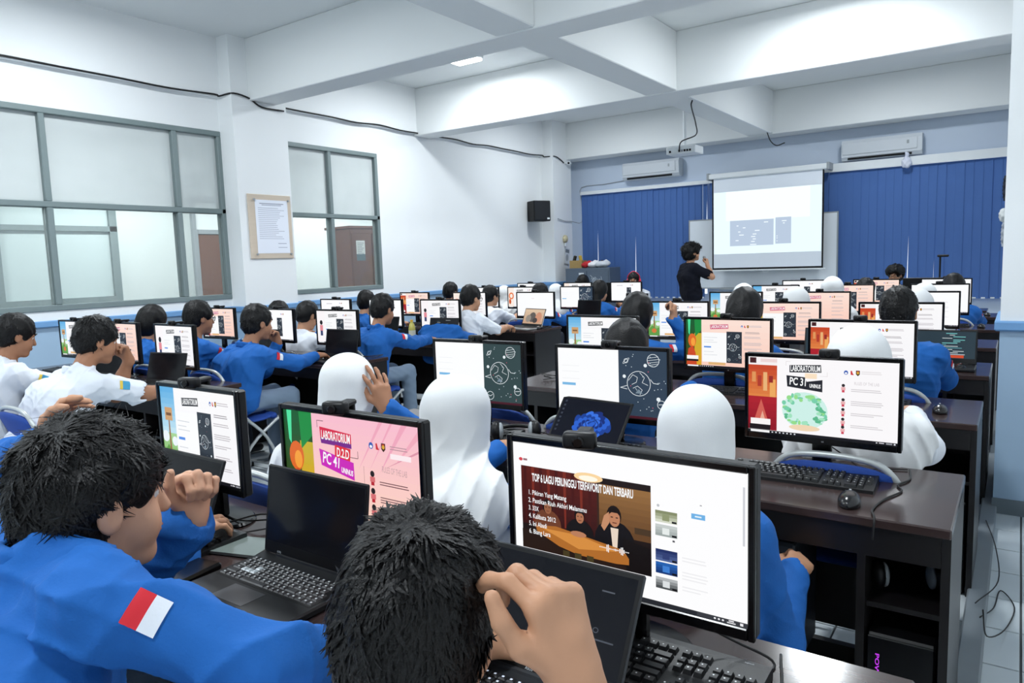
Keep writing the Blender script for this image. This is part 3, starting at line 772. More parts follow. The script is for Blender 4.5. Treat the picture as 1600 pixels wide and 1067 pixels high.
# ------------------------------------------------------------------ pictures on the screens
NAVY = (46, 62, 78); WHT = (250, 251, 252)
def doodle(c, x0, y0, x1, y1, bg=NAVY, lw=3.5, fine=True):
    w, h = x1-x0, y1-y0
    c.rect(x0, y0, x1, y1, bg)
    c.L += 1; c.lock = True
    col = (232, 240, 244)
    cx, cy, r = x0+w*0.42, y0+h*0.5, w*0.24
    c.ring(cx, cy, r, r, lw, col)
    for P in ([(-.9, -.2), (-.5, -.7), (-.1, -.5), (-.2, -.1), (-.6, .1)], [(.1, -.9), (.5, -.5), (.3, -.1), (.8, .1)], [(-.5, .4), (-.1, .2), (.3, .5), (.1, .9)]):
        c.line([(cx+r*a, cy+r*b) for a, b in P], lw*0.8, col)
    c.line([(cx-r, cy+r*.2), (cx-r*1.6, cy+r*.4), (cx-r, cy+r*.5)], lw, col); c.line([(cx+r, cy-r*.4), (cx+r*1.25, cy-r*.1), (cx+r*1.7, cy-r*.05)], lw, col)
    c.poly([(cx-r*.3, cy+r*.8), (cx, cy+r*.45), (cx+r*.35, cy+r*.8)], (120, 138, 152))
    px, py, pr = x0+w*0.72, y0+h*0.14, w*0.12
    c.ring(px, py, pr, pr, lw, col)
    for k in (-.5, -.1, .3, .65): c.line([(px-pr*math.sqrt(1-k*k), py+pr*k+pr*.15), (px+pr*math.sqrt(1-k*k), py+pr*k-pr*.15)], lw*0.7, col)
    c.ring(x0+w*0.16, y0+h*0.16, w*0.04, w*0.04, lw, col); c.ring(x0+w*0.16, y0+h*0.16, w*0.085, w*0.022, lw*.7, col, rot=-0.7)
    for a, b, q in ((.56, .22, .035), (.12, .4, .035), (.82, .72, .04)): c.ell(x0+w*a, y0+h*b, w*q, w*q, col, 12)
    c.ring(x0+w*0.88, y0+h*0.8, w*0.08, w*0.08, lw, col); c.line([(x0+w*.82, y0+h*.8), (x0+w*.94, y0+h*.79)], lw, col)
    c.ring(x0+w*0.16, y0+h*0.9, w*0.09, w*0.09, lw, col); c.line([(x0+w*.1, y0+h*.89), (x0+w*.16, y0+h*.91), (x0+w*.22, y0+h*.88)], lw, col)
    if fine:
        rr = random.Random(3)
        for k in range(34):
            a, b = rr.uniform(.03, .97), rr.uniform(.03, .97); s_ = w*0.008
            c.rect(x0+w*a-s_, y0+h*b-s_, x0+w*a+s_, y0+h*b+s_, (224, 96, 120) if k % 7 == 0 else (200, 214, 222))
    c.lock = False
def taskbar(c, y=868, dark=(24, 24, 30), box=True):
    c.rect(0, y, 1600, 900, dark); c.L += 1; c.lock = True
    if box: c.rect(30, y+3, 250, 897, (244, 245, 247))
    for k in range(7): c.rect(275+k*42, y+10, 292+k*42, y+24, (226, 230, 236))
    c.rect(1390, y+10, 1405, y+22, (220, 220, 226)); c.rect(1420, y+10, 1470, y+20, (220, 220, 226)); c.rect(1490, y+8, 1550, y+24, (150, 152, 160)); c.rect(1565, y+8, 1582, y+24, (224, 226, 230))
    c.lock = False
def text_rows(c, x, y, n, col, w=300, gap=110):
    c.L += 1; c.lock = True
    rr = random.Random(5)
    for k in range(n):
        for j in range(3 if k == 1 else 2): c.rect(x, y+k*gap+j*20, x+w*rr.uniform(.7, 1), y+k*gap+j*20+8, col)
    c.lock = False
def logos(c, x, y, s=1.0):
    c.ell(x, y, 20*s, 22*s, (60, 96, 180), 14); c.ell(x, y+6*s, 11*s, 10*s, (255, 255, 255), 10)
    c.poly([(x+42*s, y-18*s), (x+54*s, y-22*s), (x+62*s, y+4*s), (x+74*s, y+20*s), (x+58*s, y+22*s), (x+44*s, y+20*s)], (206, 52, 60))
    c.poly([(x+92*s, y-26*s), (x+128*s, y-26*s), (x+128*s, y+12*s), (x+110*s, y+30*s), (x+92*s, y+12*s)], (64, 44, 30))
    c.ell(x+110*s, y-2*s, 12*s, 14*s, (222, 170, 60), 10); c.rect(x+100*s, y-20*s, x+120*s, y-14*s, (210, 60, 50))
def strip(c, kind, x1=310):
    """coloured picture strip on the left of the lab wallpaper (plain colour fields only)"""
    if kind == 'sky':
        c.grad(0, 0, x1, 480, (92, 172, 226), (196, 228, 240), 8); c.grad(0, 480, x1, 868, (168, 214, 150), (110, 168, 80), 5)
        c.rect(x1*.25, 215, x1*.78, 350, (204, 158, 108)); c.rect(x1*.33, 270, x1*.7, 300, (120, 84, 52))
        c.ell(x1*.2, 520, x1*.25, 60, (236, 244, 248), 14); c.ell(x1*.85, 560, x1*.2, 50, (236, 244, 248), 14)
        c.poly([(0, 868), (0, 700), (x1*.35, 600), (x1*.7, 690), (x1, 640), (x1, 868)], (96, 156, 72)); c.poly([(x1*.47, 350), (x1*.56, 350), (x1*.58, 660), (x1*.46, 660)], (150, 104, 64)); c.ell(x1*.5, 740, x1*.22, 60, (214, 120, 60), 14)
    elif kind == 'green':
        c.grad(0, 0, x1, 868, (22, 92, 50), (70, 66, 20), 8); c.grad(x1*.55, 260, x1, 868, (196, 176, 50), (226, 166, 40), 6)
        c.poly([(x1*.12, 0), (x1*.3, 0), (x1*.24, 300), (x1*.16, 260)], (80, 226, 160)); c.poly([(x1*.55, 0), (x1, 0), (x1, 200), (x1*.6, 330)], (30, 140, 66))
        c.ell(x1*.4, 400, x1*.26, 130, (222, 104, 40), 16); c.poly([(x1*.02, 868), (x1*.15, 560), (x1*.45, 500), (x1*.62, 640), (x1*.7, 868)], (206, 74, 36)); c.ell(x1*.46, 430, x1*.14, 80, (244, 160, 60), 14)
        c.rect(x1*.05, 690, x1*.8, 760, (248, 246, 244)); c.rect(x1*.05, 760, x1*.8, 800, (30, 26, 30))
    elif kind == 'red':
        c.rect(0, 0, x1, 95, (246, 240, 240)); c.rect(15, 10, 90, 75, (70, 30, 34))
        c.grad(0, 95, x1, 500, (196, 66, 36), (226, 138, 70), 7); c.rect(x1*.75, 260, x1*.95, 480, (236, 170, 96))
        for k in range(4): c.rect(x1*(.12+.2*k), 180+40*(k % 2), x1*(.26+.2*k), 300+50*(k % 3), [(222, 150, 90), (176, 60, 44), (232, 178, 120), (150, 44, 40)][k])
        c.grad(0, 470, x1, 868, (176, 34, 46), (140, 20, 38), 5); c.poly([(x1*.1, 868), (x1*.45, 500), (x1*.8, 868)], (208, 96, 84)); c.poly([(x1*.3, 868), (x1*.5, 640), (x1*.7, 868)], (232, 172, 150))
        c.rect(x1*.08, 735, x1*.78, 805, (248, 244, 244)); c.rect(x1*.04, 805, x1*.78, 868, (28, 22, 26))
    elif kind == 'orange':
        c.rect(0, 0, x1, 868, (250, 236, 226)); c.ring(x1*.55, 380, x1*.36, 130, 60, (234, 112, 36), 18); c.ell(x1*.3, 640, x1*.2, 120, (206, 84, 30), 14)
    elif kind == 'doll':
        c.rect(0, 0, x1, 868, (250, 246, 248)); c.ell(x1*.55, 330, 58, 66, (34, 30, 34), 14); c.rect(x1*.55-60, 400, x1*.55+60, 560, (226, 140, 150)); c.rect(x1*.55-48, 560, x1*.55+48, 700, (60, 70, 110))
def lab_screen(kind, bg, form=True, title=None, dark_title=True, full_form=False):
    c = Canvas(1600, 900); x1 = 310
    b0, b1 = bg
    c.grad(x1, 0, 1600, 868, b0, b1, 8); strip(c, kind, x1)
    tc = (34, 34, 40) if dark_title else (206, 60, 110)
    c.poly([(480, 95), (830, 78), (836, 160), (486, 178)], tc); c.text('LABORATORIUM', 496, 160, 58, WHT, 0.02, width=326, rot=-0.04)
    if title:
        c.poly([(450, 225), (840, 250), (836, 370), (452, 345)], tc); c.text(title, 476, 332, 80, WHT, 0.02, width=200, rot=0.05); c.text('UNINUS', 695, 345, 34, WHT, 0.02, width=125, rot=0.05)
    logos(c, 1090, 115); text_rows(c, 1230, 95, 1, (196, 190, 196), 240); text_rows(c, 1150, 215, 1, (150, 144, 150), 290); text_rows(c, 1130, 300, 5, (186, 180, 186), 330, 108)
    if form:
        c.rect(x1+15, 240, 800, 800, WHT); c.L += 1; c.lock = True
        for k, y in enumerate((330, 380, 420, 600, 660)): c.rect(x1+50, y, x1+50+(190 if k % 2 else 260), y+8, (206, 210, 216))
        c.rect(x1+50, 500, x1+190, 528, (82, 140, 226)); c.lock = False
        doodle(c, 800, 215, 1090, 800, (44, 52, 62), 4, True)
        c.rect(450, 800, 780, 850, (226, 180, 120))
    taskbar(c)
    return c
PEACH = ((252, 226, 214), (250, 206, 190)); PALE = ((250, 249, 250), (244, 244, 248)); PINK = ((250, 214, 220), (250, 224, 206))
def scr_pc41():
    c = Canvas(1600, 900)
    c.grad(0, 0, 1600, 900, (248, 190, 208), (252, 214, 192), 14); strip(c, 'green', 370)
    c.L += 1; c.lock = True
    for x, w in ((1180, 40), (1300, 26), (1420, 60)): c.poly([(x, 0), (x+w, 0), (x-260, 420)], (240, 168, 190))
    c.poly([(1600, 20), (1600, 90), (1330, 330)], (242, 172, 190)); c.poly([(1600, 180), (1600, 200), (1200, 380)], (222, 150, 170)); c.lock = False
    c.line([(440, 120), (440, 60), (520, 60)], 5, (90, 60, 70)); c.line([(820, 330), (920, 330), (920, 270)], 5, (90, 60, 70))
    c.poly([(468, 110), (850, 138), (850, 232), (474, 222)], (214, 44, 78)); c.poly([(474, 200), (850, 218), (850, 258), (480, 250)], (118, 44, 140))
    c.text('LABORATORIUM', 484, 212, 74, WHT, 0.02, width=352, rot=0.02)
    c.poly([(450, 300), (866, 372), (868, 520), (470, 440)], (202, 44, 186)); c.text('PC 41', 484, 412, 92, WHT, 0.02, width=205, rot=0.13); c.text('UNINUS', 712, 468, 44, WHT, 0.03, width=140, rot=0.13)
    c.poly([(650, 244), (838, 262), (826, 366), (644, 346)], (220, 50, 66)); c.text('D.2.D', 664, 338, 74, WHT, 0.02, width=150, rot=0.08)
    rr = random.Random(2)
    c.ell(620, 700, 190, 140, (38, 28, 26), 22)
    c.L += 1; c.lock = True
    for k in range(40): c.ell(620+rr.uniform(-240, 240), 640+rr.uniform(-110, 60), rr.uniform(6, 26), rr.uniform(6, 22), (42, 32, 30), 8)
    c.lock = False
    for k in range(16): c.ell(700+rr.uniform(-120, 160), 760+rr.uniform(-90, 110), rr.uniform(20, 70), rr.uniform(16, 50), rr.choice([(150, 120, 50), (196, 168, 90), (90, 76, 36), (206, 76, 40), (232, 206, 150)]), 10)
    c.line([(985, 380), (985, 890)], 3, (150, 110, 110))
    logos(c, 1080, 200, 1.25); c.rect(1290, 240, 1510, 282, (252, 236, 240)); text_rows(c, 1290, 180, 1, (190, 150, 160), 200)
    c.text('RULES OF THE LAB', 1190, 400, 50, (196, 160, 164), 0.0, width=270, rot=0.03)
    for k, y in enumerate((470, 610, 745, 850)): c.ell(1080, y-40, 24, 26, (40, 34, 38), 12); c.rect(1052, y-16, 1108, y+26, (214, 112, 116)); c.rect(1062, y+26, 1098, y+54, (182, 40, 54))
    text_rows(c, 1160, 480, 4, (120, 84, 88), 340, 125)
    return c
def scr_pc31():
    c = Canvas(1600, 900)
    c.rect(0, 0, 1600, 900, (250, 248, 250)); strip(c, 'red', 330)
    c.rect(140, 20, 330, 60, (236, 214, 214))
    c.poly([(470, 80), (812, 62), (818, 150), (470, 165)], (36, 38, 46)); c.text('LABORATORIUM', 480, 148, 66, WHT, 0.02, width=326, rot=-0.02)
    c.rect(640, 165, 770, 225, (250, 226, 196)); c.line([(430, 90), (430, 40), (480, 40)], 3, (200, 190, 190)); c.line([(800, 190), (880, 190), (880, 140)], 3, (210, 200, 200))
    c.poly([(436, 200), (640, 212), (660, 262), (830, 232), (830, 372), (446, 330)], (36, 38, 46)); c.text('PC 31', 468, 305, 86, WHT, 0.02, width=182, rot=0.04); c.text('UNINUS', 690, 325, 42, WHT, 0.03, width=120, rot=0.04)
    rr = random.Random(4)
    c.ell(640, 600, 250, 215, (206, 240, 232), 24)
    for k in range(60):
        a = rr.uniform(0, 6.28); R = rr.uniform(.62, 1.0)
        if -2.2 < a-4.71+3.14*0 < 0.0: pass
        c.ell(640+250*R*math.cos(a), 600+200*R*math.sin(a), rr.uniform(14, 40), rr.uniform(10, 30), rr.choice([(120, 206, 170), (94, 184, 140), (160, 226, 190), (150, 220, 140)]), 8)
    c.ell(640, 400+340+60, 170, 36, (240, 214, 180), 18)
    logos(c, 1075, 130, 1.1); text_rows(c, 1230, 110, 1, (224, 220, 222), 220); c.text('RULES OF THE LAB', 1160, 262, 34, (206, 200, 204), 0.0, width=250)
    for k, y in enumerate((310, 470, 580, 690, 780)): c.ell(1050, y-34, 18, 18, (46, 40, 44), 10); c.rect(1028, y-16, 1072, y+18, (232, 176, 178)); c.rect(1036, y+18, 1064, y+44, (206, 70, 90))
    text_rows(c, 1130, 310, 4, (204, 200, 204), 330, 135); taskbar(c)
    return c
def scr_top6():
    c = Canvas(1600, 900)
    c.rect(0, 0, 1600, 900, (253, 253, 254)); c.ell(60, 118, 16, 12, (214, 70, 80), 12); c.rect(80, 110, 112, 124, (150, 110, 120))
    X0, Y0_, X1, Y1 = 60, 160, 1010, 730
    c.rect(X0, Y0_, X1, Y1, (30, 20, 18))
    c.grad(X0, Y0_, 640, 560, (92, 30, 22), (52, 18, 16), 8)
    for k in range(9): c.poly([(X0+20+k*62, Y0_), (X0+44+k*62, Y0_), (X0+38+k*62, 540), (X0+26+k*62, 540)], (120, 44, 30) if k % 2 else (70, 22, 18))
    c.grad(640, 200, X1, 520, (150, 108, 62), (96, 64, 36), 8); c.rect(640, 200, 655, 600, (56, 36, 26)); c.rect(900, 440, X1, 480, (72, 54, 36))
    c.ell(580, 172, 105, 30, (250, 214, 160), 18); c.ell(580, 178, 70, 18, (255, 250, 232), 16)
    # three seated men at a table (generic figures)
    for cx, cy, s, skin, shirt in ((265, 420, 1.0, (150, 96, 66), (110, 62, 40)), (510, 440, 1.0, (176, 116, 84), (22, 18, 18)), (760, 400, 1.35, (190, 130, 96), (18, 16, 20))):
        c.ell(cx, cy+120*s, 105*s, 105*s, shirt, 18); c.ell(cx, cy-6*s, 38*s, 50*s, (26, 18, 16), 16); c.ell(cx+3, cy+6*s, 29*s, 40*s, skin, 16)
        c.poly([(cx-28*s, cy-10*s), (cx-20*s, cy-44*s), (cx+22*s, cy-46*s), (cx+32*s, cy-8*s), (cx+18*s, cy-22*s), (cx-12*s, cy-22*s)], (24, 17, 15))
        c.L += 1; c.lock = True
        for e in (-11, 15): c.rect(cx+(e-6)*s, cy-2*s, cx+(e+6)*s, cy+3*s, (44, 26, 20))
        c.rect(cx-8*s, cy+24*s, cx+14*s, cy+29*s, (110, 56, 46)); c.lock = False
    c.poly([(735, 470), (790, 470), (780, 600), (748, 600)], (232, 214, 196)); c.poly([(690, 400), (725, 370), (728, 440), (690, 500), (668, 470)], (196, 140, 104))
    c.poly([(820, 520), (1010, 560), (1010, 730), (820, 730)], (20, 15, 15))
    c.poly([(170, 560), (330, 540), (820, 600), (860, 650), (860, 690), (600, 720), (190, 640)], (176, 108, 44)); c.poly([(220, 570), (500, 566), (780, 620), (500, 660)], (214, 142, 66))
    c.ell(500, 560, 60, 20, (186, 126, 92), 14); c.poly([(60, 600), (180, 600), (420, 700), (840, 700), (840, 730), (60, 730)], (40, 26, 20))
    for x in (380, 470, 560): c.rect(x, 690, x+50, 730, (70, 60, 34))
    c.text('TOP 6 LAGU PERUNGGU TERFAVORIT DAN TERBARU', 150, 256, 52, WHT, 0.03, width=745)
    for k, s_ in enumerate(('1. Pikiran Yang Matang', '2. Pastikan Riuh Akhiri Malammu', '3. 33X', '4. Kalibata 2012', '5. Ini Abadi', '6. Biang Lara')):
        c.text(s_, 115, 352+k*54, 32, WHT, 0.012, width=(300, 450, 82, 215, 142, 170)[k])
    c.L += 1; c.lock = True
    for k, hh in enumerate((3, 3, 3, 3, 3, 22, 26, 5, 3, 3, 5, 8, 5, 3, 14, 24, 26, 12, 3, 3, 3)): c.rect(655+k*10, 610-hh, 661+k*10, 610+hh, WHT)
    c.lock = False
    for k, (y, ca, cb) in enumerate(((300, (120, 128, 90), (226, 230, 214)), (385, (206, 212, 210), (150, 160, 158)), (540, (26, 40, 92), (90, 110, 160)), (620, (40, 104, 186), (20, 50, 110)), (715, (196, 200, 202), (60, 64, 66)))):
        c.grad(1040, y, 1180, y+72, ca, cb, 4); c.rect(1085, y+20, 1130, y+60, tuple(min(255, v+24) for v in ca)); c.rect(1146, y+56, 1176, y+68, (20, 20, 24))
    c.rect(1150, 470, 1165, 482, (90, 90, 96)); c.rect(1320, 225, 1332, 231, (150, 150, 156)); c.ell(1060, 270, 9, 9, (190, 194, 198), 12)
    c.rect(1268, 282, 1352, 314, (112, 178, 230)); c.rect(1290, 294, 1330, 302, (236, 246, 252))
    text_rows(c, 1210, 560, 3, (238, 238, 240), 160, 90); text_rows(c, 70, 770, 1, (240, 240, 242), 420); c.ell(70, 790, 12, 12, (214, 196, 150), 12)
    c.rect(1570, 80, 1582, 420, (206, 208, 214)); c.rect(1300, 872, 1600, 900, (58, 60, 66)); c.rect(0, 872, 1300, 900, (40, 42, 48))
    for x in (1408, 1432, 1456): c.ell(x, 886, 7, 6, (236, 236, 240), 8)
    c.rect(1490, 876, 1520, 884, (226, 226, 230)); c.rect(1480, 888, 1530, 895, (226, 226, 230)); c.rect(1556, 878, 1574, 894, (236, 236, 240))
    return c
def scr_space(bg):
    c = Canvas(1600, 900); c.rect(0, 0, 1600, 900, (252, 253, 254))
    c.L += 1; c.lock = True
    for y in (240, 320, 420): c.rect(60, y, 330, y+7, (238, 240, 242))
    c.rect(60, 480, 270, 516, (122, 184, 228)); c.lock = False
    doodle(c, 920, 0, 1600, 868, bg, 7); c.rect(0, 868, 1600, 900, (72, 28, 40)); c.L += 1; c.lock = True
    for k in range(7): c.rect(275+k*42, 876, 292+k*42, 890, (226, 230, 236))
    c.lock = False
    return c
def scr_white(kind):
    c = Canvas(1600, 900); c.rect(0, 0, 1600, 900, (252, 253, 255))
    if kind == 1: c.rect(640, 200, 760, 214, (230, 206, 210))
    if kind == 2: c.rect(300, 120, 620, 150, (206, 200, 206)); logos(c, 1050, 120); doodle(c, 840, 230, 1080, 780, (44, 52, 62), 4)
    if kind == 3: text_rows(c, 1050, 240, 4, (226, 224, 228), 330, 130)
    taskbar(c, dark=(60, 60, 66), box=False)
    return c
def scr_d2d():
    c = lab_screen('sky', PALE, True)
    return c
SCREENS = {
 'd2d': scr_d2d, 'pc41': scr_pc41, 'pc31': scr_pc31, 'top6': scr_top6,
 'space_green': lambda: scr_space((52, 72, 74)), 'space_blue': lambda: scr_space((50, 66, 84)),
 'sky': lambda: lab_screen('sky', PALE), 'skyfull': lambda: lab_screen('sky', PALE, False),
 'green': lambda: lab_screen('green', PEACH, True, None, False), 'red': lambda: lab_screen('red', PALE), 'redpeach': lambda: lab_screen('red', PEACH, True, None, False),
 'peach': lambda: lab_screen('green', PEACH, True, None, False), 'peachfull': lambda: lab_screen('sky', PEACH, False, None, False),
 'doll': lambda: lab_screen('doll', PALE), 'orange': lambda: lab_screen('orange', PALE, False),
 'white': lambda: scr_white(0), 'white_mark': lambda: scr_white(1), 'white_form': lambda: scr_white(2), 'white_list': lambda: scr_white(3)}
DESC = {'d2d': 'sky-blue strip and web form', 'pc41': 'pink wallpaper reading PC 41', 'pc31': 'white wallpaper reading PC 31', 'top6': 'video page of three men',
 'space_green': 'dark green space doodle', 'space_blue': 'dark blue space doodle', 'sky': 'sky-blue strip and form', 'skyfull': 'sky-blue strip wallpaper', 'green': 'green strip and form', 'red': 'red strip and form',
 'redpeach': 'red strip on peach', 'peach': 'peach wallpaper and form', 'peachfull': 'plain peach wallpaper', 'doll': 'small figure and form', 'orange': 'orange ring wallpaper', 'white': 'blank white page',
 'white_mark': 'nearly blank page', 'white_form': 'white page with doodle', 'white_list': 'white page with text list'}

# ------------------------------------------------------------------ monitors
def logo_mesh(txt, h, rgb, width=None, bold=0.01):
    def mk():
        c = Canvas(1000, 400); c.text(txt, 0, 260, 120, rgb, bold)
        w = max(v[0] for v in c.V); c.V = [(v[0]+500-w/2, v[1], v[2]) for v in c.V]
        me = c.mesh('logo', h*5, h*2, M_PAPER)
        return me
    return cached(('logo', txt, h), mk)
def monitor_meshes(w, h):
    bz, bt, bb = 0.012, 0.013, 0.021
    P = {}
    mb = MB()
    mb.bx(-w/2, w/2, 0.0, 0.028, 0, h, 0.005)
    P['housing'] = mb.mesh('housing', M_BLACK)
    fr = MB().bx(-w/2, -w/2+bz, -0.007, 0.003, 0, h, 0.002).bx(w/2-bz, w/2, -0.007, 0.003, 0, h, 0.002).bx(-w/2+bz, w/2-bz, -0.007, 0.003, h-bt, h, 0.002).bx(-w/2+bz, w/2-bz, -0.007, 0.003, 0, bb, 0.002)
    P['bezel'] = fr.mesh('bezel', M_BLACKG)
    P['back_bulge'] = MB().bx(-w*0.32, w*0.32, 0.028, 0.05, h*0.12, h*0.7, 0.012).mesh('back_bulge', M_BLACK)
    P['size'] = (w-2*bz, h-bt-bb, bb+(h-bt-bb)/2)
    return P
def stand_meshes():
    P = {}
    P['stand_neck'] = MB().bx(-0.03, 0.03, 0.035, 0.062, 0.012, 0.19, 0.006).mesh('stand_neck', M_BLACKG)
    P['stand_base'] = MB().lathe([(0.115, 0), (0.118, 0.004), (0.11, 0.010), (0.02, 0.014)], (0, 0, 0), 28).mesh('stand_base', M_BLACKG)
    for v in P['stand_base'].vertices: v.co = (v.co.x, v.co.y*0.72+0.05, v.co.z)
    return P
def monitor(x, y, kind, wh, rz=0.0, w=0.485, h=0.295, zb=0.845, logo=True, tilt=0.0, extra=''):
    t = thing('monitor', 'black monitor with %s%s, %s' % (DESC[kind], extra, wh), 'monitor', (x, y, 0.753), rz, 'desk monitors')
    mm = cached(('mon', w, h), lambda: monitor_meshes(w, h)); st = cached('stand', stand_meshes)
    hz = zb-0.753
    b = obj('housing', mm['housing'], t, (0, 0, hz), (tilt, 0, 0))
    obj('bezel', mm['bezel'], b); obj('back_bulge', mm['back_bulge'], b)
    sw, sh, sz = mm['size']
    me = cached(('scr', kind, w, h), lambda: SCREENS[kind]().mesh('screen', sw, sh, M_SCREEN))
    obj('screen', me, b, (0, -0.0006, sz))
    if logo:
        obj('logo', logo_mesh('LG', 0.007, (190, 192, 196)), b, (0.012, -0.0075, 0.011))
    obj('stand_neck', st['stand_neck'], t); obj('stand_base', st['stand_base'], t)
    return t

def webcam(x, y, z, wh, rz=0.0):
    t = thing('webcam', 'small black webcam clipped on the monitor, '+wh, 'webcam', (x, y, z), rz, 'clip-on webcams')
    W = cached('webcam', lambda: (MB().box((0, -0.012, 0.012), (0.062, 0.03, 0.032), 0.008, None, 2).mesh('camera_body', M_BLACK, True),
        MB().lathe([(0.011, 0), (0.011, 0.006), (0.008, 0.008)], (0, -0.027, 0.012), 14, Matrix.Rotation(math.pi/2, 3, 'X')).mesh('lens', M_BLACKG),
        MB().box((0.0, 0.035, 0.012), (0.03, 0.07, 0.014), 0.004).box((0.0, 0.055, -0.014), (0.03, 0.012, 0.05), 0.003).mesh('clip', M_BLACK)))
    obj('camera_body', W[0], t); obj('lens', W[1], t); obj('clip', W[2], t)
    return t

# ------------------------------------------------------------------ keyboards, mice, headsets
def key_layout():
    """list of (x, y, w) in key pitches for a full-size board, y grows away from the user"""
    L = []
    def row(y, x, ws):
        for w in ws:
            if w > 0: L.append((x+w/2, y, w))
            x += abs(w)
    row(0, 0, [1.25, 1.25, 1.25, 6.25, 1.25, 1.25, 1.25, 1.25]); row(1, 0, [2.25]+[1]*10+[2.75]); row(2, 0, [1.75]+[1]*11+[2.25]); row(3, 0, [1.5]+[1]*12+[1.5]); row(4, 0, [1]*13+[2])
    row(5.3, 0, [1, -1, 1, 1, 1, 1, -.5, 1, 1, 1, 1, -.5, 1, 1, 1, 1])
    row(0, 15.4, [1, 1, 1]); row(1, 16.4, [1]); row(3, 15.4, [1, 1, 1]); row(4, 15.4, [1, 1, 1]); row(5.3, 15.4, [1, 1, 1])
    row(0, 18.8, [2, 1]); row(1, 18.8, [1, 1, 1]); row(2, 18.8, [1, 1, 1, 1]); row(3, 18.8, [1, 1, 1]); row(4, 18.8, [1, 1, 1, 1])
    return L
def key_mesh(w, p, m, hgt=0.008, d=None):
    d = d or p*0.88
    def mk():
        mb = MB(); a, b = w*p-p*0.12, d
        bot = [mb.bm.verts.new((sx*a/2, sy*b/2, 0)) for sx, sy in ((-1, -1), (1, -1), (1, 1), (-1, 1))]
        top = [mb.bm.verts.new((sx*(a/2-0.0022), sy*(b/2-0.0022)+0.0006, hgt)) for sx, sy in ((-1, -1), (1, -1), (1, 1), (-1, 1))]
        for k in range(4): mb.bm.faces.new((bot[k], bot[(k+1) % 4], top[(k+1) % 4], top[k]))
        mb.bm.faces.new(top)
        return mb.mesh('key', m)
    return cached(('key', w, p, m.name, hgt), mk)
M_KEY = mat('black_keycap', (26, 27, 29), 0.42, var=0.08)
M_KEYB = mat('keyboard_case', (22, 23, 25), 0.45, var=0.1, bump=0.1, bscale=500)
M_LEGEND = mat('white_legend', (214, 216, 218), 0.5)
def keyboard(x, y, wh, rz=0.0, near=False, brand=True):
    t = thing('keyboard', 'black wired full-size keyboard, '+wh, 'keyboard', (x, y, 0.753), rz, 'desk keyboards')
    body = cached('kbody', lambda: MB().prism([(-0.078, 0.0), (0.078, 0.0), (0.078, 0.02), (0.06, 0.021), (-0.078, 0.010)], 0, -0.222, 0.222).mesh('keyboard_case', M_KEYB))
    b = obj('keyboard_case', body, t)
    p = 0.0187; x0, y0 = -0.2135, -0.06
    slope = 0.010/0.138
    if near:
        for kx, ky, kw in key_layout():
            yy = y0+ky*p
            k = obj('key', key_mesh(kw, p, M_KEY), t, (x0+kx*p, yy, 0.0105+(yy+0.078)*slope), (slope, 0, 0))
            lg = cached('legend', lambda: MB().bx(-0.0026, 0.0, 0.0006, 0.0034, 0.0081, 0.0083).mesh('legend', M_LEGEND))
            if kw <= 1.5: obj('legend', lg, k)
    else:
        def mk():
            mb = MB()
            for kx, ky, kw in key_layout():
                yy = y0+ky*p; z = 0.0105+(yy+0.078)*slope
                mb.bx(x0+kx*p-kw*p/2+0.0015, x0+kx*p+kw*p/2-0.0015, yy-p*0.43, yy+p*0.43, z, z+0.006)
            return mb.mesh('keys', M_KEY)
        tag(obj('keys', cached('kkeys', mk), t), kind='stuff')
    if brand: obj('brand_mark', logo_mesh('logitech', 0.006, (196, 200, 204)), t, (0.185, 0.068, 0.0213), (-math.pi/2, 0, 0))
    return t
M_MOUSE = mat('black_mouse_plastic', (18, 18, 20), 0.22, var=0.1)
def mouse(x, y, wh, rz=0.0):
    t = thing('mouse', 'black wired mouse, '+wh, 'mouse', (x, y, 0.753), rz, 'desk mice')
    def mk():
        q = SDF().ell((0, -0.008, 0.008), (0.031, 0.050, 0.029), 0.01).cone((0, 0.02, 0.008), (0, 0.03, 0.008), 0.022, 0.02, 0.02)
        q.ell((0, 0, -0.06), (0.2, 0.2, 0.06), 0.004, True)
        sh = q.mesh('shell', M_MOUSE, 0.004)
        wl = MB().lathe([(0.009, -0.003), (0.009, 0.003)], (0, 0.028, 0.028), 10, Matrix.Rotation(math.pi/2, 3, 'Y')).mesh('scroll_wheel', M_GREYP)
        bt = MB().bx(-0.0006, 0.0006, 0.0, 0.046, 0.02, 0.0345).mesh('button_seam', M_BLACKG)
        ca = MB().tube(bez([(0, 0.045, 0.01), (0.005, 0.075, 0.012), (-0.02, 0.12, 0.004), (0.01, 0.18, 0.003)], 5), 0.0016, 5).mesh('mouse_cord', M_RUBBER)
        return [('shell', sh), ('scroll_wheel', wl), ('mouse_cord', ca)]
    for nm, me in cached('mouse', mk): obj(nm, me, t)
    return t
def cable(pts, label, r=0.0025, n=6):
    o = MB().tube(bez(pts, n), r, 6).build('desk_cable', M_RUBBER, None, True)
    tag(o, label, 'cable')

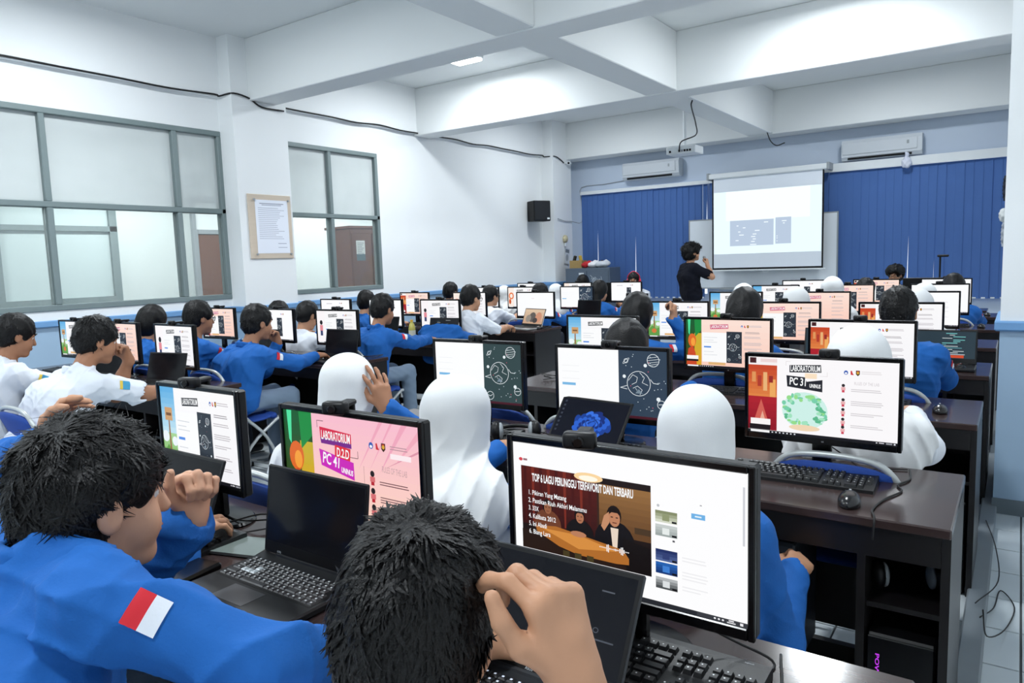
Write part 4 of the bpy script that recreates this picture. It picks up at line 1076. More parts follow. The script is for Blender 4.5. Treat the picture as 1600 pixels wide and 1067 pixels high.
# ------------------------------------------------------------------ laptops
M_LAP = mat('graphite_laptop_shell', (52, 54, 58), 0.4, 0.3, var=0.06)
M_LAPD = mat('black_laptop_shell', (19, 20, 23), 0.42, var=0.08, spec=0.35)
def lap_dark():
    c = Canvas(160, 100); c.rect(0, 0, 160, 100, (7, 8, 12)); return c
def lap_code():
    c = Canvas(160, 100); c.rect(0, 0, 160, 100, (44, 60, 70)); rr = random.Random(1); c.L += 1; c.lock = True
    for k in range(15): x = rr.choice((70, 80, 90, 100)); c.rect(x, 6+k*6, x+rr.uniform(10, 45), 8.5+k*6, rr.choice([(120, 200, 200), (190, 200, 204), (90, 150, 160)]))
    c.rect(60, 88, 130, 98, (206, 74, 40)); c.lock = False; return c
def lap_flower():
    c = Canvas(160, 100); c.rect(0, 0, 160, 100, (9, 12, 26)); rr = random.Random(6)
    for k in range(46):
        a = k*2.4; R = 30-k*0.62
        c.ell(88+R*1.25*math.cos(a), 60+R*.85*math.sin(a), 17-k*.15, 9-k*.08, [(22, 62, 150), (40, 96, 204), (16, 44, 122), (54, 112, 222)][k % 4], 12, a+1.1)
    for k in range(8): c.rect(6, 6+k*11, 11, 11+k*11, (60, 66, 80))
    return c
def lap_warm():
    c = Canvas(160, 100); c.grad(0, 0, 160, 100, (222, 196, 168), (196, 158, 130), 5)
    c.ell(70, 55, 28, 34, (96, 90, 86), 14); c.ell(120, 55, 26, 36, (206, 146, 116), 14); c.ell(40, 65, 22, 26, (150, 140, 130), 12); c.ell(96, 76, 20, 18, (70, 64, 62), 12)
    return c
def lap_term():
    c = Canvas(160, 100); c.rect(0, 0, 160, 100, (20, 24, 28)); rr = random.Random(9); c.L += 1; c.lock = True
    for k in range(12): x = rr.choice((40, 90, 96)); c.rect(x, 8+k*6.5, x+rr.uniform(8, 40), 10.5+k*6.5, rr.choice([(90, 150, 150), (150, 156, 160), (70, 96, 110)]))
    c.lock = False; return c
def lap_new():
    c = Canvas(160, 100); c.rect(0, 0, 160, 100, (14, 16, 22)); c.rect(62, 46, 120, 50, (70, 76, 88)); c.rect(80, 54, 94, 56, (50, 90, 160)); c.ring(132, 58, 2.4, 2.4, .7, (90, 96, 106), 10); c.rect(120, 66, 150, 67.5, (80, 86, 96)); c.rect(130, 18, 142, 19.4, (90, 96, 106)); return c
LAPS = {'dark': lap_dark, 'code': lap_code, 'flower': lap_flower, 'warm': lap_warm, 'term': lap_term, 'new': lap_new}
def laptop(x, y, label, rz=0.0, open_deg=105, pic='dark', w=0.345, d=0.24, near=False, brand=None, shell=None, backlit=False):
    """origin at the front centre of the base on the desk; the hinge is at +d"""
    shell = shell or M_LAPD
    t = thing('laptop', label, 'laptop', (x, y, 0.7535), rz, 'laptops on the desks')
    base = obj('base', cached(('lb', w, d, shell.name), lambda: MB().bx(-w/2, w/2, 0, d, 0.001, 0.018, 0.004).mesh('base', shell)), t)
    obj('touchpad', cached('tp', lambda: MB().bx(-0.055, 0.055, 0.012, 0.075, 0.018, 0.0185).mesh('touchpad', mat('touchpad', (60, 62, 66), 0.3))), base, (-0.02 if w > 0.34 else 0, 0, 0))
    obj('keyboard_well', cached(('kw', w, d), lambda: MB().bx(-w/2+0.012, w/2-0.012, 0.085, d-0.035, 0.0178, 0.0186).mesh('keyboard_well', M_BLACK)), base)
    p = (w-0.03)/18.6
    if near:
        km = cached('m_lapkey', lambda: mat('laptop_keycap', (34, 35, 38), 0.4, var=0.08))
        lm = cached('m_lapleg', lambda: emat('lit_legend', (206, 214, 232), 0.55) if True else None)
        for r in range(6):
            kx = -w/2+0.015
            ws = [[1.3, 1, 1, 1, 5, 1, 1, 1, 1, 1, 1, 1.3, 1, 1], [2.2]+[1]*10+[2.1]+[1]*4, [1.7]+[1]*11+[1.6]+[1]*4, [1.5]+[1]*12+[1]+[1]*3, [1]*13+[1.6]+[1]*4, [1]*18][r]
            for ww in ws:
                if kx+ww*p > w/2-0.012: break
                hl = near == 'wasd' and (r, round((kx+w/2)/p)) in ((2, 3), (2, 4), (2, 5), (3, 4))
                k = obj('key', key_mesh(ww, p, km if not hl else cached('m_hl', lambda: mat('clear_keycap', (170, 178, 182), 0.3)), 0.0025, p*0.82), base, (kx+ww*p/2, 0.092+p*0.45+r*p*1.0, 0.0186))
                if ww < 2: obj('legend', cached(('ll', backlit), lambda: MB().bx(-0.0022, 0.0022, -0.002, 0.002, 0.0026, 0.0028).mesh('legend', lm if backlit else M_LEGEND)), k)
                kx += ww*p
    else:
        def mk():
            mb = MB()
            for r in range(6):
                for k in range(15): mb.bx(-w/2+0.016+k*(w-0.032)/15+0.001, -w/2+0.016+(k+1)*(w-0.032)/15-0.001, 0.09+r*0.0185, 0.106+r*0.0185, 0.0186, 0.0205)
            return mb.mesh('keys', M_KEY)
        tag(obj('keys', cached(('lk', w, d), mk), base), kind='stuff')
    h = d*0.94
    a = math.radians(open_deg)
    lid = obj('lid', cached(('ll', w, d, shell.name), lambda: MB().bx(-w/2, w/2, -0.0, 0.007, 0.0, h, 0.003).mesh('lid', shell)), t, (0, d-0.006, 0.0185), (-(a-math.pi/2), 0, 0))
    obj('lid_bezel', cached(('lz', w, d), lambda: MB().bx(-w/2+0.003, w/2-0.003, -0.0012, 0.0, 0.006, h-0.003).mesh('lid_bezel', M_BLACK)), lid)
    bh = 0.028
    obj('screen', cached(('ls', pic, w, d), lambda: LAPS[pic]().mesh('screen', w-0.02, h-bh-0.014, M_DARKSCREEN)), lid, (0, -0.0014, bh+(h-bh-0.014)/2+0.004))
    MB_h = cached(('lh', w), lambda: MB().tube([(-w*0.36, 0, 0), (w*0.36, 0, 0)], 0.007, 8).mesh('hinge', shell))
    obj('hinge', MB_h, t, (0, d-0.004, 0.0175))
    if brand: obj('brand_mark', logo_mesh(brand, 0.008, (188, 194, 200)), lid, (-w/2+0.06 if brand != 'ASUS' else 0.0, -0.0016, 0.010))
    return t
# ------------------------------------------------------------------ people
M_SKIN = [mat('skin_%d' % i, c, 0.5, var=0.06, scale=20, bump=0.04, bscale=150, spec=0.35) for i, c in enumerate(((186, 138, 108), (164, 116, 88), (200, 152, 124)))]
M_JACKET = mat('blue_jacket_cloth', (24, 92, 168), 0.8, var=0.08, scale=14, bump=0.12, bscale=220, spec=0.3)
M_SHIRT = mat('white_shirt_cloth', (222, 226, 234), 0.8, var=0.03, scale=16, bump=0.1, bscale=220, spec=0.3)
M_TEE = mat('black_shirt_cloth', (15, 17, 28), 0.9, var=0.12, spec=0.2, bump=0.1, bscale=200)
M_TROUS = mat('grey_trouser_cloth', (112, 130, 150), 0.85, var=0.08, bump=0.1, bscale=220)
M_DENIM = mat('dark_trouser_cloth', (40, 46, 58), 0.85, var=0.1, bump=0.1, bscale=220)
M_HAIR = mat('black_hair', (9, 8, 9), 0.45, var=0.35, scale=60, bump=0.3, bscale=160, spec=0.25)
M_VEIL = mat('white_veil_cloth', (228, 229, 230), 0.8, var=0.02, scale=20, bump=0.05, bscale=300, spec=0.3)
M_EYEW = mat('eye_white', (226, 222, 218), 0.2, var=0.02)
M_EYED = mat('eye_dark', (24, 16, 14), 0.15)
M_RED = mat('flag_red', (206, 28, 44), 0.7, var=0.05)
M_SHOE = mat('black_shoe', (22, 22, 24), 0.5)

def V3(*a): return np.array(a, float)
def nrm(v): return v/(np.linalg.norm(v)+1e-12)
def ik(S, W, l1, l2, pole):
    d = W-S; L = np.linalg.norm(d); mx = (l1+l2)*0.985
    if L > mx: W = S+d/L*mx; d = W-S; L = mx
    L = max(L, abs(l1-l2)+0.02)
    u = nrm(d); a = (l1*l1-l2*l2+L*L)/(2*L); h = math.sqrt(max(l1*l1-a*a, 0))
    p = nrm(np.array(pole, float)-u*(np.array(pole, float)@u))
    return S+u*a+p*h, W

def hand(q, W, f, n, side, curl=(0.5, 0.5, 0.55, 0.6), thumb=0.5, s=1.0, spread=0.12):
    """W wrist, f direction of the hand, n normal of the BACK of the hand, side +1 right / -1 left"""
    f = nrm(f); n = nrm(n-f*(n@f)); l = np.cross(f, n)*side      # l points towards the little-finger side
    k = 0.010*s
    lens = (0.078, 0.086, 0.080, 0.062); kn = []
    q.cone(W-f*0.012, W+f*0.035*s, 0.026*s, 0.024*s, k=0.02)
    for i in range(4):
        t = (i-1.5)
        K = W+f*(0.088-0.006*abs(t-(-0.5)))*s+l*(t*0.0195)*s+n*(0.004-0.0025*abs(t))*s
        B = W+f*0.012*s+l*(t*0.011)*s
        q.cone(B, K, 0.0155*s, 0.0125*s, k=0.014)
        kn.append(K)
    for i in range(4):
        t = i-1.5; c = curl[i]*1.25
        d0 = nrm(f+l*t*spread)
        P = kn[i]; ang = 0.0; r = (0.0098, 0.0100, 0.0096, 0.0084)[i]*s
        for seg, fr in enumerate((0.46, 0.31, 0.23)):
            ang += c*(1.0, 1.15, 0.75)[seg]
            d = d0*math.cos(ang)-n*math.sin(ang)
            Q = P+d*lens[i]*fr*1.12*s
            q.cone(P, Q, r*(1-0.07*seg), r*(0.93-0.07*seg), k=0.005)
            P = Q
    # thumb leaves the side of the palm near its base
    A = W+f*0.022*s-l*0.018*s-n*0.006*s
    d1 = nrm(f*0.62-l*(0.75-0.45*thumb)-n*(0.15+0.5*thumb))
    B = A+d1*0.042*s
    d2 = nrm(f*0.85-l*(0.38-0.75*thumb)-n*(0.1+0.35*thumb))
    Cc = B+d2*0.034*s
    d3 = nrm(f*0.9+l*(-0.1+0.6*thumb)-n*0.15)
    q.cone(A, B, 0.0155*s, 0.0125*s, k=0.014); q.cone(B, Cc, 0.0118*s, 0.0105*s, k=0.006); q.cone(Cc, Cc+d3*0.026*s, 0.0104*s, 0.0085*s, k=0.005)

def rotm(yaw, pitch, roll=0.0):
    cy, sy, cp, sp, cr, sr = math.cos(yaw), math.sin(yaw), math.cos(pitch), math.sin(pitch), math.cos(roll), math.sin(roll)
    Rz = np.array([[cy, -sy, 0], [sy, cy, 0], [0, 0, 1]]); Rx = np.array([[1, 0, 0], [0, cp, -sp], [0, sp, cp]]); Ry = np.array([[cr, 0, sr], [0, 1, 0], [-sr, 0, cr]])
    return Rz @ Rx @ Ry

def folds(seed, amp):
    r = np.random.default_rng(seed)
    A = r.normal(size=(6, 3)); A /= np.linalg.norm(A, axis=1)[:, None]
    B = r.normal(size=(6, 3)); ph = r.uniform(0, 6.28, (6, 3))
    fr = np.array([11, 16, 21, 29, 44, 66.]); am = np.array([1, 1, .9, .75, .6, .4])*amp
    def f(P):
        o = np.zeros(len(P))
        for i in range(6):
            w = 1.5*np.sin(P @ B[i]*8+ph[i, 0])
            sn = np.abs(np.sin(P @ A[i]*fr[i]+ph[i, 1]+w))
            patch_ = 0.35+0.65*np.clip(np.sin(P @ B[(i+2) % 6]*7+ph[i, 2])+0.4, 0, 1)
            o -= am[i]*((1-sn)**2.2-0.22)*patch_
        return o
    return f

def tufts(me, hc, R, n, length, seed, m, crown=(0.01, -0.06, 0.105), lift=0.35, wid=0.0035, curl=0.0):
    """short locks growing over the hair cap, one mesh"""
    r = np.random.default_rng(seed)
    nv = len(me.vertices)
    co = np.empty(nv*3, dtype=np.float32); me.vertices.foreach_get('co', co); co = co.reshape(-1, 3).astype(float)
    no = np.empty(nv*3, dtype=np.float32); me.vertices.foreach_get('normal', no); no = no.reshape(-1, 3).astype(float)
    loc = (co-hc) @ R
    ok = np.where((loc[:, 2] > -0.10) & ~((loc[:, 2] < 0.035) & (loc[:, 1] > 0.0)))[0]
    # keep only outward facing vertices
    ok = ok[(np.sum(no[ok]*(co[ok]-hc), 1) > 0)]
    idx = r.choice(ok, size=min(n, len(ok)*3), replace=True)
    P = co[idx]+r.normal(scale=0.002, size=(len(idx), 3)); N = no[idx]
    cr = hc+R @ np.array(crown)
    t = P-cr; t -= N*np.sum(t*N, 1)[:, None]
    tl = np.linalg.norm(t, axis=1)[:, None]; t = t/(tl+1e-6)
    t += r.normal(scale=0.35, size=t.shape); t -= N*np.sum(t*N, 1)[:, None]; t /= np.linalg.norm(t, axis=1)[:, None]
    s = np.cross(N, t)
    L = (length*r.uniform(0.6, 1.3, len(idx)))[:, None]; w = (wid*r.uniform(0.6, 1.4, len(idx)))[:, None]
    lf = (lift*r.uniform(0.3, 1.2, len(idx)))[:, None]
    sw = (curl*r.normal(size=len(idx)))[:, None]
    p0 = P-N*0.003; p1 = P+t*L*0.5+N*L*lf*0.5+s*L*sw*0.5; p2 = P+t*L+N*L*lf*0.35+s*L*sw
    V = np.concatenate([p0-s*w, p0+s*w, p1-s*w*0.8+N*0.0, p1+s*w*0.8, p2-s*w*0.15, p2+s*w*0.15, p1+N*w*0.9])
    k = len(idx); a = np.arange(k)
    Q = np.concatenate([np.stack([a, a+k, a+3*k, a+2*k], 1), np.stack([a+2*k, a+3*k, a+5*k, a+4*k], 1)])
    return np_mesh('hair_locks', V, Q, m, True)

def person(head, label, yaw=0.0, lean=0.18, side=0.0, hyaw=0.0, hpitch=-0.15, hroll=0.0, top='blue', hair='short', res=0.009, skin=0,
           L=None, Rr=None, female=False, flag=True, glasses=False, stand=False, seed=1, hs=1.0, face=True, locks=0, trousers=True, headset=None, fold=0.011, curl=0.0, hlen=0.022, badge=False, neck=0.285, shrug=0.0, lift=0.12, nby=0.0, wide=1.0, drop=0.47):
    """head = world x, y and height of the head top; the person faces +Y turned by yaw. L / Rr: dict(w=wrist local offset from the head axis, f, n, curl, thumb, pole)"""
    hx, hy, zt = head
    t = thing('person', label, 'person', (hx, hy, 0.004), yaw, 'students in the computer lab' if not stand else None)
    zt -= 0.004
    hipz = 0.88 if stand else 0.565
    hip = V3(-side*0.6, -lean, hipz)
    hc = V3(0, 0, zt-0.122*hs)
    nb = V3(-side*0.1, -0.035-0.05*min(lean/0.2, 1.5)-nby, zt-neck*hs)
    T = nb-hip
    ch = hip+T*0.62+V3(0, -0.035, 0)
    sh = 0.155 if female else 0.172
    R = rotm(hyaw, hpitch, hroll)
    H = lambda x, y, z: hc+R @ (V3(x, y, z)*hs)
    # ---- arms
    arms = []
    for sd, a in ((-1, L), (1, Rr)):
        a = dict(a or {})
        S = nb+V3(sd*sh, -0.012, -0.062+shrug)
        Wt = a.get('w', (sd*0.16, 0.42, 0.79-0.0))
        Wt = V3(*Wt) if a else V3(sd*0.14, 0.40, 0.80)
        E, W = ik(S, Wt, a.get('l1', 0.285), a.get('l2', 0.245), a.get('pole', (sd*0.7, -0.5, -0.9)))
        arms.append((sd, S, E, W, a))
    # ---- body (skin)
    q = SDF()
    q.ell(H(0, -0.016, 0.026), V3(0.077, 0.096, 0.092)*hs, 0.02, R=R)
    q.ell(H(0, 0.022, -0.038), V3(0.061, 0.068, 0.084)*hs, 0.03, R=R)
    q.cone(H(-0.018, 0.066, -0.098), H(0.018, 0.066, -0.098), 0.020*hs, k=0.03)
    q.cone(H(-0.034, 0.073, 0.024), H(0.034, 0.073, 0.024), 0.013*hs, k=0.02)
    q.cone(H(0, 0.088, 0.008), H(0, 0.104, -0.028), 0.008*hs, 0.0125*hs, k=0.012)
    q.ell(H(0, 0.086, -0.060), V3(0.024, 0.012, 0.009)*hs, 0.012, R=R)
    for sd in (-1, 1):
        q.ell(H(sd*0.033, 0.094, 0.006), V3(0.018, 0.014, 0.012)*hs, 0.012, True, R)
        q.ell(H(sd*0.080, -0.010, -0.012), V3(0.0095, 0.020, 0.032)*hs, 0.006, R=R)
        q.ell(H(sd*0.092, -0.003, -0.010), V3(0.008, 0.011, 0.018)*hs, 0.006, True, R)
        q.ell(H(sd*0.035, 0.055, -0.045), V3(0.028, 0.03, 0.035)*hs, 0.02, R=R)
    q.cone(H(0, -0.025, -0.06), nb+V3(0, 0.0, -0.02), 0.050*hs, 0.056, k=0.03)
    q.cone(nb+V3(0, 0, -0.07), hip+V3(0, 0, 0.05), 0.085, 0.10, k=0.05)
    for sd, S, E, W, a in arms:
        q.cone(nb+V3(0, 0, -0.06), S, 0.05, 0.045, k=0.03)
        q.cone(S, E, 0.046, 0.040, k=0.02); q.cone(E, E*0.45+W*0.55, 0.040, 0.036, k=0.02); q.cone(E*0.45+W*0.55, W, 0.036, 0.0255, k=0.02)
        f = V3(*a['f']) if 'f' in a else nrm(W-E)*0.6+V3(0, 1, -0.12)
        n = V3(*a['n']) if 'n' in a else V3(0.1*sd, 0, 1)
        hand(q, W, f, n, sd, a.get('curl', (0.32, 0.34, 0.38, 0.42)), a.get('thumb', 0.35), a.get('s', 0.94 if female else 1.0), a.get('spread', 0.12))
    obj('body', q.mesh('body', M_SKIN[skin], res), t)
    # ---- top
    mt = {'blue': M_JACKET, 'white': M_SHIRT, 'black': M_TEE, 'veilshirt': M_SHIRT}[top]
    short = top in ('white', 'black')
    g = SDF()
    rb = 0.108 if female else 0.118
    g.cone(hip+V3(-0.075, 0, 0.01), hip+V3(0.075, 0, 0.01), 0.115, k=0.05)
    for sd in (-1, 1):
        g.cone(hip+V3(sd*0.07, 0, 0.03), ch+V3(sd*0.078, 0, 0), rb+0.004, rb+0.006, k=0.06)
        g.cone(ch+V3(sd*0.078, 0, 0), nb+V3(sd*0.105, -0.012, -0.075), rb, 0.075, k=0.06)
        g.cone(nb+V3(0, -0.012, -0.035), nb+V3(sd*sh*0.95, -0.012, -0.062+shrug), 0.062, 0.060, k=0.05)
    if not short or top == 'white':
        g.cone(nb+V3(-0.02, -0.01, 0.0), nb+V3(0.02, -0.01, 0.0), 0.062, k=0.02)
    for sd, S, E, W, a in arms:
        if short:
            Wd = S+(E-S)*0.78
            g.cone(S, Wd, 0.070, 0.068, k=0.04)
        else:
            cu = W-(W-E)*a.get('cuff', 0.04)
            g.cone(S, E, 0.066, 0.055, k=0.04); g.cone(E, cu, 0.055, a.get('cuffr', 0.043), k=0.03)
            g.cone(W+nrm(W-E)*0.02, W+nrm(W-E)*0.12, 0.034, k=0.006, sub=True)
    if short:
        for sd, S, E, W, a in arms:
            g.cone(S+(E-S)*0.80, E+(E-S)*0.3, 0.052, k=0.008, sub=True)
    # collar opening
    g.cone(nb+V3(0, 0.012, 0.03), H(0, 0, -0.02), 0.062, 0.075, k=0.01, sub=True)
    base_ops = SDF(); base_ops.ops = list(g.ops)
    if hair == 'hijab': fold = 0.005
    g.disp = folds(seed, fold)
    jk = obj({'blue': 'jacket', 'white': 'school_shirt', 'black': 'black_shirt', 'veilshirt': 'white_blouse'}[top], g.mesh('top', mt, max(res, 0.006)), t)
    # collar
    cl = SDF(); m_ = 10
    ring = [nb+V3(0.068*math.cos(2*math.pi*k/m_), -0.006+0.064*math.sin(2*math.pi*k/m_), 0.012-0.022*math.sin(2*math.pi*k/m_)) for k in range(m_)]
    for k in range(m_):
        b = ring[(k+1) % m_]
        cl.cone(ring[k], b, 0.011, k=0.004); cl.cone(ring[k]-V3(0, 0, 0.02), b-V3(0, 0, 0.02), 0.013, k=0.01)
    if hair != 'hijab' and top != 'black': obj('collar', cl.mesh('collar', mt, max(res*0.7, 0.006)), jk)
    # sleeve patch
    def patch(sd, S, E, frac, w, h, parts, nm):
        ax = nrm(E-S); c0 = S+(E-S)*frac
        out = nrm(V3(sd, -0.35, 0.55)-ax*(V3(sd, -0.35, 0.55)@ax)); sv = np.cross(out, ax)
        for (v0, v1, mm, pn) in parts:
            nu, nw = 7, 4; P = []
            for j in range(nw+1):
                for i in range(nu+1):
                    P.append(c0+sv*(-w/2+w*i/nu)+ax*(-h/2+h*(v0+(v1-v0)*j/nw))+out*0.14)
            P = np.array(P)
            for _ in range(30):
                d = base_ops.at(P)+(g.disp(P) if fold else 0)
                P = P-out*np.clip(d-0.0035, -0.02, 0.02)[:, None]
            Qd = np.array([(j*(nu+1)+i, j*(nu+1)+i+1, (j+1)*(nu+1)+i+1, (j+1)*(nu+1)+i) for j in range(nw) for i in range(nu)])
            P2 = P-out*0.004
            n0 = len(P); Qs = np.concatenate([Qd, Qd[:, ::-1]+n0])
            obj(pn, np_mesh(pn, np.concatenate([P, P2]), Qs, mm), jk)
    sd, S, E, W, a = arms[1]
    if flag and top == 'blue': patch(1, S, E, 0.36, 0.052, 0.05, ((0, 0.5, M_RED, 'flag_patch_red'), (0.5, 1, M_SHIRT, 'flag_patch_white')), 'flag')
    if badge: patch(1, S, E, 0.45, 0.05, 0.05, ((0, 0.3, mat('badge_yellow', (222, 190, 70), 0.7), 'badge_top'), (0.3, 1, mat('badge_teal', (60, 150, 190), 0.7), 'badge_field')), 'badge')
    # ---- trousers and shoes
    if trousers:
        mtr = M_TROUS if (seed % 3 and not stand) else M_DENIM
        g = SDF(); 
        g.cone(hip+V3(-0.06, 0, -0.0), hip+V3(0.06, 0, -0.0), 0.105, k=0.04)
        for sd in (-1, 1):
            if stand: kn, an = hip+V3(sd*0.09, 0.02, -0.42), V3(sd*0.1+hip[0], hip[1], 0.09)
            else: kn, an = hip+V3(sd*0.10, 0.40, -0.02), V3(sd*0.11+hip[0], hip[1]+0.40, 0.10)
            g.cone(hip+V3(sd*0.08, 0.02, -0.02), kn, 0.080, 0.062, k=0.04); g.cone(kn, an, 0.066, 0.055, k=0.03)
            s_ = SDF().cone(an+V3(0, -0.03, -0.055), an+V3(0, 0.13, -0.062), 0.038, 0.030, k=0.02).cone(an+V3(0, 0, 0), an+V3(0, 0.0, -0.04), 0.038, k=0.03)
            obj('shoe', s_.mesh('shoe', M_SHOE, 0.012), t)
        g.disp = folds(seed+50, 0.006)
        obj('trousers' if not female else 'skirt', g.mesh('trousers', mtr, max(res, 0.010)), t)
    # ---- eyes
    if face:
        for sd in (-1, 1):
            ey = obj('eye', MB().ell(tuple(H(sd*0.033, 0.069, 0.006)), (0.0125*hs,)*3, 10, 8).mesh('eye', M_EYEW, True), t)
            c0 = H(sd*0.033, 0.0765, 0.005)
            MB().ell(tuple(c0), (0.0062*hs,)*3, 8, 6).build('iris', M_EYED, ey, True)
            a_, b_, c_ = H(sd*0.014, 0.090, 0.031), H(sd*0.034, 0.090, 0.036), H(sd*0.054, 0.078, 0.029)
            MB().tube([tuple(a_), tuple(b_), tuple(c_)], [0.003, 0.004, 0.0025], 6).build('eyebrow', M_HAIR, t, True)
        lp = SDF().ell(H(0, 0.0935, -0.057), V3(0.021, 0.008, 0.0045)*hs, 0.004, R=R).ell(H(0, 0.0925, -0.066), V3(0.018, 0.008, 0.005)*hs, 0.003, R=R)
        obj('lips', lp.mesh('lips', mat('lips', (150, 92, 82), 0.45), 0.003), t)
    if glasses:
        gl = MB()
        for sd in (-1, 1):
            pts = [tuple(H(sd*0.034+0.024*math.cos(k*math.pi/6), 0.108-0.012*abs(0.034*sd+0.024*math.cos(k*math.pi/6))/0.05, 0.004+0.019*math.sin(k*math.pi/6))) for k in range(13)]
            gl.tube(pts, 0.0022, 5); gl.tube([tuple(H(sd*0.058, 0.098, 0.01)), tuple(H(sd*0.079, 0.06, 0.012)), tuple(H(sd*0.083, -0.01, 0.008))], 0.0022, 5)
        gl.tube([tuple(H(-0.01, 0.108, 0.008)), tuple(H(0.01, 0.108, 0.008))], 0.002, 5)
        gl.build('glasses', M_BLACKG, t)
    # ---- hair, veil
    if hair in ('short', 'curly', 'long', 'bun'):
        h = SDF()
        ht = 0.012 if hair == 'short' else 0.03
        h.ell(H(0, -0.020, 0.034), V3(0.085+ht*.5, 0.103+ht*.5, 0.094+ht)*hs, 0.02, R=R)
        h.ell(H(0, -0.058, -0.018), V3(0.070+ht*.5, 0.052+ht, 0.070+ht)*hs, 0.03, R=R)
        if hair == 'curly':
            h.ell(H(0, -0.03, 0.05), V3(0.125, 0.135, 0.105)*hs, 0.02, R=R); h.ell(H(0, 0.07, 0.075), V3(0.085, 0.05, 0.045)*hs, 0.03, R=R); h.ell(H(0, -0.07, -0.03), V3(0.09, 0.075, 0.08)*hs, 0.03, R=R)
        if hair == 'long':
            h.cone(H(0, -0.07, -0.02), nb+V3(0, -0.085, -0.10), 0.075, 0.055, k=0.03); h.ell(H(0, -0.03, -0.03), V3(0.088, 0.075, 0.09)*hs, 0.02, R=R)
        if hair == 'bun':
            h.ell(H(0, -0.04, -0.04), V3(0.092, 0.075, 0.10)*hs, 0.02, R=R)
        # fringe height differs a little
        h.ell(H(0, 0.135, -0.052), V3(0.085, 0.092, 0.108)*hs, 0.012, True, R)
        if hair in ('short', 'curly'):
            for sd in (-1, 1): h.ell(H(sd*0.092, 0.022, -0.055), V3(0.030, 0.052, 0.062)*hs, 0.012, True, R)
            for sd in (-1, 1): h.ell(H(sd*0.085, -0.008, -0.02), V3(0.016, 0.02, 0.03)*hs, 0.01, True, R)
            h.ell(H(0, -0.06, -0.175), V3(0.13, 0.10, 0.085)*hs, 0.015, True, R)
        r_ = np.random.default_rng(seed+9)
        amp = {'short': 0.003, 'curly': 0.008, 'long': 0.002, 'bun': 0.002}[hair]
        fq = 90 if hair != 'curly' else 60
        o_ = r_.uniform(0, 6, 3)
        h.disp = lambda P: amp*np.sin(P[:, 0]*fq+o_[0]+1.5*np.sin(P[:, 2]*40))*np.sin(P[:, 1]*fq*.9+o_[1]+1.2*np.sin(P[:, 0]*37))*1.3
        hm = h.mesh('hair', M_HAIR, max(res*0.8, 0.005))
        ho = obj('hair', hm, t)
        if locks: obj('hair_locks', tufts(hm, hc, R, locks, hlen*hs, seed+3, M_HAIR, curl=curl, lift=lift, wid=0.0035 if locks < 4000 else 0.0024), ho)
    elif hair == 'hijab':
        h = SDF()
        h.ell(H(0, -0.018, 0.020), V3(0.096, 0.116, 0.112)*hs, 0.03, R=R)
        h.ell(H(0, -0.004, -0.050), V3(0.080, 0.094, 0.085)*hs, 0.04, R=R)
        h.cone(H(0, -0.015, -0.06), nb+V3(0, 0.0, -0.01), 0.076, 0.088, k=0.05)
        for sd in (-1, 1):
            h.cone(nb+V3(0, -0.01, -0.035), nb+V3(sd*0.130*wide, -0.012, -0.062), 0.088, 0.086, k=0.05)
            h.cone(ch+V3(sd*0.078*wide, -0.01, 0), nb+V3(sd*0.105*wide, -0.015, -0.075), rb+0.024, 0.104, k=0.06)
            h.cone(nb+V3(sd*0.05, 0.04, -0.06), nb+V3(sd*0.065*wide, 0.08, -0.24), 0.092, 0.095, k=0.05)
        h.ell(nb+V3(0, 0, -drop), (0.36, 0.36, 0.20), 0.015, True)
        h.ell(H(0, 0.118, -0.018), V3(0.056, 0.05, 0.078)*hs, 0.012, True, R)
        sg = 1 if seed % 2 else -1
        def vf(P):
            w = np.clip((hc[2]+0.03-P[:, 2])/0.12, 0, 1)
            ph = (P[:, 2]*0.45+sg*P[:, 0]*0.9+sg*P[:, 1]*0.5)
            s1 = np.sin(ph*46+1.3*np.sin(P[:, 0]*15+P[:, 2]*9+seed)); s2 = np.sin(ph*31-P[:, 1]*22+seed)
            return -w*w*(0.011*(1-np.abs(s1))**1.4+0.004*(1+s2))+w*0.002*s2+0.001*np.sin(P[:, 0]*60+P[:, 2]*40)
        h.disp = vf
        obj('head_veil', h.mesh('head_veil', M_VEIL, max(res, 0.006)), t)
    if headset:
        mh = MB().tube(bez([tuple(H(-0.092, -0.005, 0)), tuple(H(-0.085, -0.005, 0.08)), tuple(H(0, -0.005, 0.142)), tuple(H(0.085, -0.005, 0.08)), tuple(H(0.092, -0.005, 0))], 4), 0.009, 6)
        for sd in (-1, 1): mh.ell(tuple(H(sd*0.095, -0.005, -0.01)), (0.022, 0.036, 0.042))
        mh.build('headphones', mat('headphone_red', headset, 0.4), t, True)
    return t, arms, hc, nb
